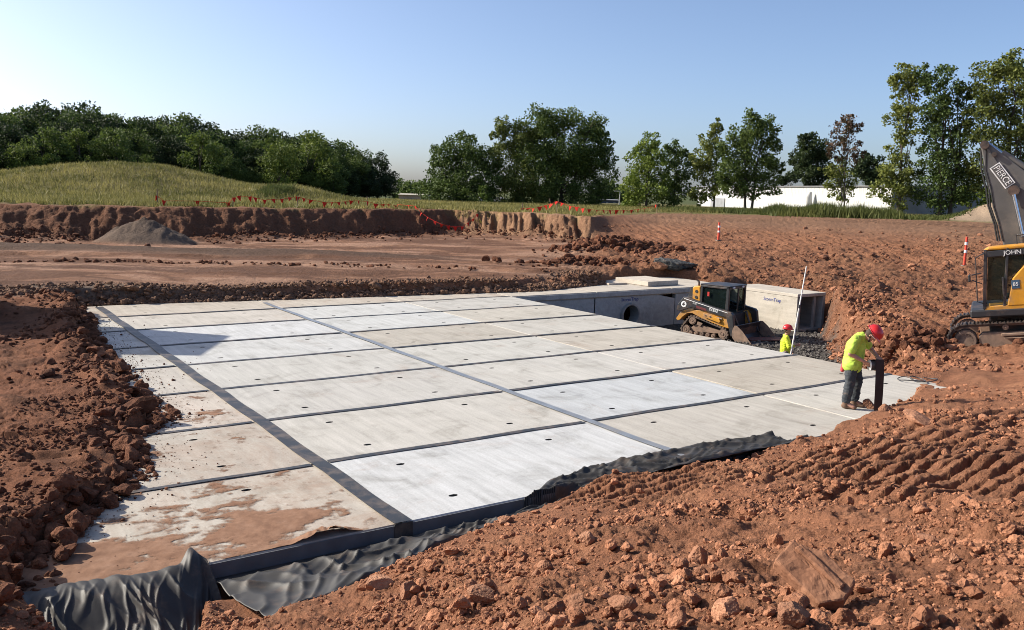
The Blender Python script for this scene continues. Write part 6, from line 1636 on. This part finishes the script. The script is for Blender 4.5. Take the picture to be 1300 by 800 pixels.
tree_px([(955, 160, 12), (970, 165, 11), (940, 172, 11), (930, 190, 12), (955, 185, 16), (975, 190, 11), (925, 215, 12), (945, 212, 16), (970, 215, 13), (985, 205, 6), (935, 238, 12), (955, 235, 12), (975, 236, 9), (988, 215, 5), (920, 232, 7)], (950, 264), 100, 'leaf_mid', 'round topped tree before the white wall, brown at the crown', seed=8, r0=.14, multi=2)
tree_px([(1025, 183, 9), (1038, 186, 10), (1018, 200, 9), (1035, 205, 13), (1022, 220, 10), (1042, 222, 10)], (1030, 262), 150, 'leaf_dark', 'dark dense tree behind the roof of the white warehouse', seed=9, leaf=.4)
tree_px([(1000, 225, 6), (1010, 222, 6), (992, 228, 5)], (1000, 262), 160, 'leaf_dark', 'low dark tree showing over the warehouse roof', seed=10, leaf=.4)
tree_px([(1080, 152, 6), (1070, 162, 8), (1085, 165, 7), (1062, 178, 8), (1080, 180, 9), (1058, 192, 6), (1075, 197, 9), (1090, 195, 6)], (1072, 258), 100, 'leaf_red', 'slender tree with a reddish thin crown before the warehouse', seed=11, per=80, r0=.09, hollow=.1, leaf=.24)
tree_px([(1070, 212, 10), (1060, 225, 9), (1078, 228, 9), (1058, 240, 6), (1072, 245, 7), (1050, 215, 6)], (1068, 260), 101, 'leaf_olive', 'low leafy tree wrapped round the slender reddish one', seed=12, per=110, r0=.07, leaf=.25)
tree_px([(1100, 205, 8), (1110, 212, 8), (1095, 218, 9), (1108, 228, 9), (1120, 222, 7)], (1105, 262), 140, 'leaf_dark', 'dark tree peeping between the slender tree and the tall pair', seed=13, leaf=.38)
tree_px([(1145, 95, 8), (1165, 92, 9), (1142, 110, 9), (1158, 110, 10), (1150, 130, 11), (1140, 148, 9), (1155, 152, 10), (1145, 172, 10), (1140, 190, 9), (1145, 208, 11), (1135, 228, 13), (1155, 235, 12), (1120, 240, 9), (1140, 250, 12), (1128, 225, 7), (1135, 105, 5)], (1140, 266), 92, 'leaf_olive', 'tall narrow tree with sky gaps left of the big right hand trees', seed=14, per=120, r0=.16, hollow=.2)
tree_px([(1195, 98, 9), (1180, 108, 9), (1205, 112, 10), (1185, 130, 11), (1210, 132, 12), (1180, 155, 11), (1200, 155, 13), (1222, 150, 11), (1190, 180, 14), (1215, 180, 14), (1185, 205, 13), (1205, 210, 15), (1180, 235, 14), (1205, 240, 15), (1225, 225, 13), (1190, 258, 12), (1225, 118, 7), (1172, 92, 6)], (1200, 268), 90, 'leaf_mid', 'tall spreading tree just left of the raised boom', seed=15, per=130, r0=.2, multi=2, hollow=.25)
tree_px([(1268, 85, 12), (1285, 82, 12), (1255, 98, 11), (1275, 105, 14), (1298, 100, 14), (1245, 120, 11), (1262, 128, 14), (1290, 130, 16), (1240, 145, 11), (1265, 155, 15), (1295, 160, 15), (1240, 170, 11), (1262, 182, 14), (1290, 188, 15), (1320, 100, 18), (1325, 135, 20), (1320, 175, 20), (1262, 210, 15), (1290, 215, 16), (1240, 205, 10), (1245, 230, 10), (1320, 215, 18)], (1285, 268), 88, 'leaf_olive', 'largest tree, full olive crown behind the raised boom', seed=16, per=130, r0=.26, multi=2)
tree_px([(1230, 247, 9), (1245, 250, 8), (1215, 252, 8)], (1232, 266), 93, 'leaf_bright', 'yellow green bush at the foot of the trees above the fill heap', seed=17, leaf=.26, r0=.05, name='bush')
# background trees between the clumps
for (px, py, rp, Y, mat, lab) in ((522, 238, 9, 260, 'leaf_mid', 'distant tree behind the tan shed'), (535, 242, 9, 255, 'leaf_mid', 'distant tree right of the tan shed'), (512, 243, 8, 250, 'leaf_mid', 'distant tree left behind the tan shed'), (775, 240, 9, 220, 'leaf_mid', 'distant tree behind the light pole'), (763, 246, 8, 215, 'leaf_dark', 'dark distant tree over the low dark building'), (788, 247, 7, 225, 'leaf_olive', 'small distant tree right of the light pole')):
    tree_px([(px, py, rp), (px - rp * .6, py + rp * .7, rp * .8), (px + rp * .7, py + rp * .6, rp * .8)], (px, 262), Y, mat, lab, leaf=.7, per=30, seed=int(px), r0=.15)

# grass: mound, verge and tall weeds
def grass_mesh(name, X, Y, h, wd, mat, label, lean=.35):
    n = len(X); Z = ground(X, Y); a = rng.uniform(0, 6.283, n); dx, dy = np.cos(a) * wd, np.sin(a) * wd
    lx, ly = rng.normal(0, lean, n) * h, rng.normal(0, lean, n) * h
    V = np.stack([np.stack([X - dx, Y - dy, Z - .03], -1), np.stack([X + dx, Y + dy, Z - .03], -1), np.stack([X + lx + dx * .25, Y + ly + dy * .25, Z + h], -1)], 1).reshape(-1, 3)
    me = np_mesh(name, V, np.arange(n * 3).reshape(-1, 3), [M[mat]])
    at = me.attributes.new('leafvar', 'FLOAT', 'POINT'); at.data.foreach_set('value', np.repeat(np.clip(.42 + .62 * fbm(X * .16, Y * .22, 4, 77) + rng.normal(0, .24, n), 0, 1), 3).astype(np.float32))
    o = link(bpy.data.objects.new(name, me)); o['kind'] = 'stuff'; o['label'] = label
    return o
def beyond(X, Y, off):
    a = X / Y; q = np.sqrt(1 + a * a)
    return np.hypot(X, Y) > (np.interp(a, A_T, D_0) + np.interp(a, A_T, D_W)) * q + off
n = 120000; X = rng.uniform(-66, -12, n); Y = rng.uniform(51, 100, n); ok = beyond(X, Y, .9 + 1.2 * np.abs(fbm(X * .4, Y * .4, 2, 88))) & (X / Y < -.17); X, Y = X[ok], Y[ok]
grass_mesh('mound_grass', X, Y, rng.uniform(.12, .42, len(X)), rng.uniform(.02, .05, len(X)), 'grass', 'dry grass covering the mound on the left')
n = 90000; Y = rng.uniform(62, 118, n); X = rng.uniform(-.2, .62, n) * Y; ok = beyond(X, Y, 1.0 + np.where(X / Y > .1, 3.5, 0) + 1.5 * fbm(X * .2, Y * .2, 2, 89)); X, Y = X[ok], Y[ok]
grass_mesh('verge_grass', X, Y, rng.uniform(.10, .36, len(X)), rng.uniform(.03, .06, len(X)), 'grass', 'dry grass on the level ground behind the cut')
def weeds(px0, px1, Y, dY, n, h0, h1, label):
    x0, x1 = at_y(px0, 262, Y)[0], at_y(px1, 262, Y)[0]
    X = np.clip(rng.normal((x0 + x1) / 2, (x1 - x0) * .27, n), x0 - 2, x1 + 2) if n < 7000 else rng.uniform(x0, x1, n); Yw = Y + rng.normal(0, dY * .5, n); e = np.sin(np.clip((X - x0) / (x1 - x0), 0, 1) * math.pi) ** .5
    grass_mesh('tall_weeds', X, Yw, rng.uniform(h0, h1, n) * (.35 + .65 * e) * (.75 + .4 * fbm(X * .5, Yw * .5, 2, 5)), rng.uniform(.03, .07, n), 'weed', label, .25)
weeds(965, 1140, 84, 3.0, 26000, .6, 1.6, 'bank of tall green weeds before the white warehouse')
weeds(830, 1000, 88, 2.5, 9000, .3, .8, 'low weeds along the verge below the warehouse trees')
weeds(1130, 1230, 84, 2, 6000, .2, .6, 'weeds left of the fill heap')
weeds(330, 372, 80, 2.2, 6000, .3, .8, 'tuft of tall grass on the right shoulder of the mound')

# ------------------------------------------------------------------ buildings beyond
M['clad'] = plain('white_cladding', (.52, .53, .52), .6, dirt=(.4, .38, .34), dirt_amt=.2, scale=.4)
M['tan_wall'] = plain('tan_wall', (.38, .30, .23), .8, scale=.6)
M['roof_grey'] = plain('roof_grey', (.16, .16, .165), .7, scale=.5)
M['grey_door'] = plain('grey_door', (.22, .23, .24), .6, scale=1)
WL, WR = Vector((35.2, 172.0)), Vector((43.9, 104.0))       # the long wall runs away from its near right-hand end
zt = at_y(1113, 235, 104.0)[2]; zb_ = .8
wdir = (WR - WL); Lw = wdir.length; Hw = zt - zb_
wh = thing('warehouse', 'long low white warehouse with ribbed cladding behind the trees', 'warehouse', (WL.x, WL.y, zb_), math.atan2(wdir.y, wdir.x))
MB().box((Lw / 2, 12.2, Hw / 2), (Lw - .1, 24, Hw - .1)).build('core_wall', M['grey_door'], wh)
npan = 28; pw = Lw / npan; rib = None
for k in range(npan):
    if rib is None:
        b = MB().box((pw / 2, 0, Hw / 2), (pw - .03, .06, Hw))
        for j in range(5): b.box((pw * (j + .5) / 5, -.035, Hw / 2), (.10, .03, Hw))
        o = b.build('wall_panel', M['clad'], wh); rib = o.data
    else: o = link(bpy.data.objects.new('wall_panel', rib), wh)
    o.location = (k * pw, .05, rnd.uniform(-.01, .01))
MB().prism([(-.3, Hw + .0), (12, Hw + .3), (24.5, Hw + .0), (24.5, Hw - .12), (-.3, Hw - .12)], -.2, Lw + .25, 'yz').build('roof', M['roof_grey'], wh)
def along(px):
    """distance along the long wall where the picture column px meets it"""
    d = ray(px, 250); k = d[0] / d[1]; t = (k * WL.y - WL.x) / (wdir.x - k * wdir.y); return t * Lw
xd = along(912); MB().box((xd, -.1, 1.3), (7.0, .1, 2.6)).build('loading_door', M['grey_door'], wh)
xd = along(1034)
MB().tube([(xd, -.9, .3), (xd, -.9, Hw * .66), (xd, -.6, Hw * .82)], [.55, .55, .2], 14).build('vent_stack', M['clad'], wh, True)
MB().box((Lw + .06, 12, 1.5), (.08, 4.0, 3.0)).build('end_door', M['grey_door'], wh)
def shed(px0, px1, pyt, pyb, Y, dp, wall_m, roof_m, label, name='shed', cat='building', gable=.0):
    a, b_ = at_y(px0, pyb, Y), at_y(px1, pyb, Y); top = at_y((px0 + px1) / 2, pyt, Y)[2]; z0 = base_z((a[0] + b_[0]) / 2, Y) - .3; L = b_[0] - a[0]; H = top - z0
    t = thing(name, label, cat, (a[0], Y, z0))
    MB().box((L / 2, dp / 2, H * .44), (L, dp, H * .88)).build('wall', wall_m, t)
    MB().prism([(-.25, H * .88), (dp / 2, H), (dp + .25, H * .88), (dp + .25, H * .82), (-.25, H * .82)], -.2, L + .2, 'yz').build('roof', roof_m, t)
    k = 0
    for x in np.linspace(L * .18, L * .82, 3):
        MB().box((x, -.03, H * .34), (L * .10, .08, H * .3)).build('door' if k == 1 else 'window', M['grey_door'], t); k += 1
    return t
shed(506, 541, 246, 259, 190, 10, M['tan_wall'], plain('tan_roof', (.42, .38, .30), .7), 'low tan building with a pale roof right of the wood')
shed(568, 640, 250, 262, 180, 10, plain('cream_wall', (.55, .5, .42), .7), M['roof_grey'], 'cream building glimpsed between the trunks of the central trees')
shed(756, 785, 253, 264, 175, 8, plain('slate_wall', (.05, .06, .075), .7), M['roof_grey'], 'low dark building just left of the light pole')
# light pole, parked white van by the shed
p = at_y(786, 264, 120); z0 = base_z(p[0], 120); zt_ = at_y(786, 243, 120)[2]
lpole = thing('light_pole', 'slim pale light pole standing right of the central trees', 'light pole', (p[0], 120, z0))
MB().tube([(0, 0, 0), (0, 0, zt_ - z0)], [.09, .06], 8).build('pole', M['clad'], lpole, True)
MB().box((-.35, 0, zt_ - z0), (.9, .25, .12), bev=.03).build('lamp_head', M['clad'], lpole)

# ------------------------------------------------------------------ site markers
M['orange'] = plain('orange_plastic', (.62, .06, .03), .45)
M['pennant'] = plain('pennant', (.50, .028, .018), .85, spec=.15)
M['stake'] = plain('stake_wood', (.22, .16, .10), .85, scale=14)
def pennants(label, pts_px, Yf, stakes, size=.34):
    """a rope sagging through the given points with one pennant at each"""
    P = []
    for (px, py) in pts_px:
        q = at_y(px, py - 3, Yf(px)); q[2] = max(q[2], gz(q[0], q[1]) + .30); P.append(Vector(q))
    t = thing('pennant_line', label, 'pennant line', P[0]); o = P[0]
    MB().tube([p - o for p in P], .014, 5).build('rope', M['pennant'], t, True)
    sh = None
    for k, p in enumerate(P):
        d = (P[min(k + 1, len(P) - 1)] - P[max(k - 1, 0)]); a = math.atan2(d.y, d.x)
        if sh is None:
            b = MB(); b.prism([(-size * .5, 0), (size * .5, 0), (size * .1, -size * .9), (-.02, -size)], -.006, .006); f = b.build('pennant', M['pennant'], t); sh = f.data
        else: f = link(bpy.data.objects.new('pennant', sh), t)
        f.location = p - o; f.rotation_euler = (rnd.uniform(-.5, .5), rnd.uniform(-.35, .35), a + rnd.uniform(-.7, .7)); s_ = rnd.uniform(.75, 1.1); f.scale = (s_, 1, s_)
    for (px, py, h) in stakes:
        q = at_y(px, py, Yf(px)); g_ = gz(q[0], q[1]); MB().tube([Vector((q[0], q[1], g_ - .2)) - o, Vector((q[0], q[1], g_ + h)) - o], .035, 6).build('stake', M['stake'], t, True)
    return t
def yb_(off):
    def f(px):
        a = (px - 650) / 1120 * 1.0; return float(np.interp(a, A_T, D_0) + np.interp(a, A_T, D_W)) + off
    return f
L1 = [(200, 252), (208, 258), (250, 262), (290, 261), (297, 254), (303, 252), (317, 253), (324, 254), (336, 257), (347, 256), (358, 256), (368, 254), (378, 253), (386, 255), (395, 257), (412, 260), (422, 260), (430, 260), (438, 259), (446, 258), (455, 258), (467, 259), (477, 262), (486, 265), (494, 267), (502, 268)]
pennants('long red pennant line on stakes along the edge of the left cut', L1, yb_(1.4), [(200, 258, 1.1), (296, 260, .7), (466, 262, .9), (378, 260, .8)])
L2 = [(504, 267), (518, 270), (527, 273), (535, 277), (543, 279), (552, 284), (561, 288), (569, 290), (578, 291), (587, 291), (594, 286), (601, 281), (606, 275)]
def y2(px): return float(np.interp(px, [500, 520, 560, 590, 610], [68.5, 66.5, 64.2, 64.5, 66]))
pennants('red pennant line sagging down the face of the cut at the centre', L2, y2, [], .32)
L3 = [(663, 271), (670, 271), (677, 269), (685, 266), (692, 264), (700, 262), (707, 259), (714, 261), (724, 265), (732, 266), (740, 268), (748, 269), (758, 270), (766, 270), (774, 270), (783, 270), (792, 270), (802, 270), (810, 269), (818, 268), (826, 266), (833, 263)]
pennants('red pennant line crossing before the central trees to the right', L3, lambda px: float(np.interp(px, [660, 745, 760, 840], [68, 64, 66, 78])), [(707, 262, .9), (834, 266, .9), (663, 270, .7)])
def delineator(px, pyb, pyt, label, Y):
    b = at_y(px, pyb, Y); z0 = gz(b[0], Y); h = (pyb - pyt) * Y / 1120
    t = thing('marker_post', label, 'marker post', (b[0], Y, z0))
    MB().tube([(0, 0, 0), (0, 0, .05)], [.2, .18], 12).build('base', M['dark_steel'], t, True)
    MB().tube([(0, 0, .05), (0, 0, h)], [.075, .06], 12).build('post', M['orange'], t, True)
    for f in (.45, .72): MB().tube([(0, 0, h * f), (0, 0, h * (f + .1))], [.082, .080], 12).build('reflective_band', M['white_mark'], t, True)
q = on_ground(912, 306); delineator(912, 306, 283, 'orange marker post with white bands on the slope behind the vault', q[1])
q = on_ground(1224, 338); delineator(1224, 338, 301, 'orange marker post with white bands left of the excavator cab', q[1])
# a few thin survey stakes on the flats and verge
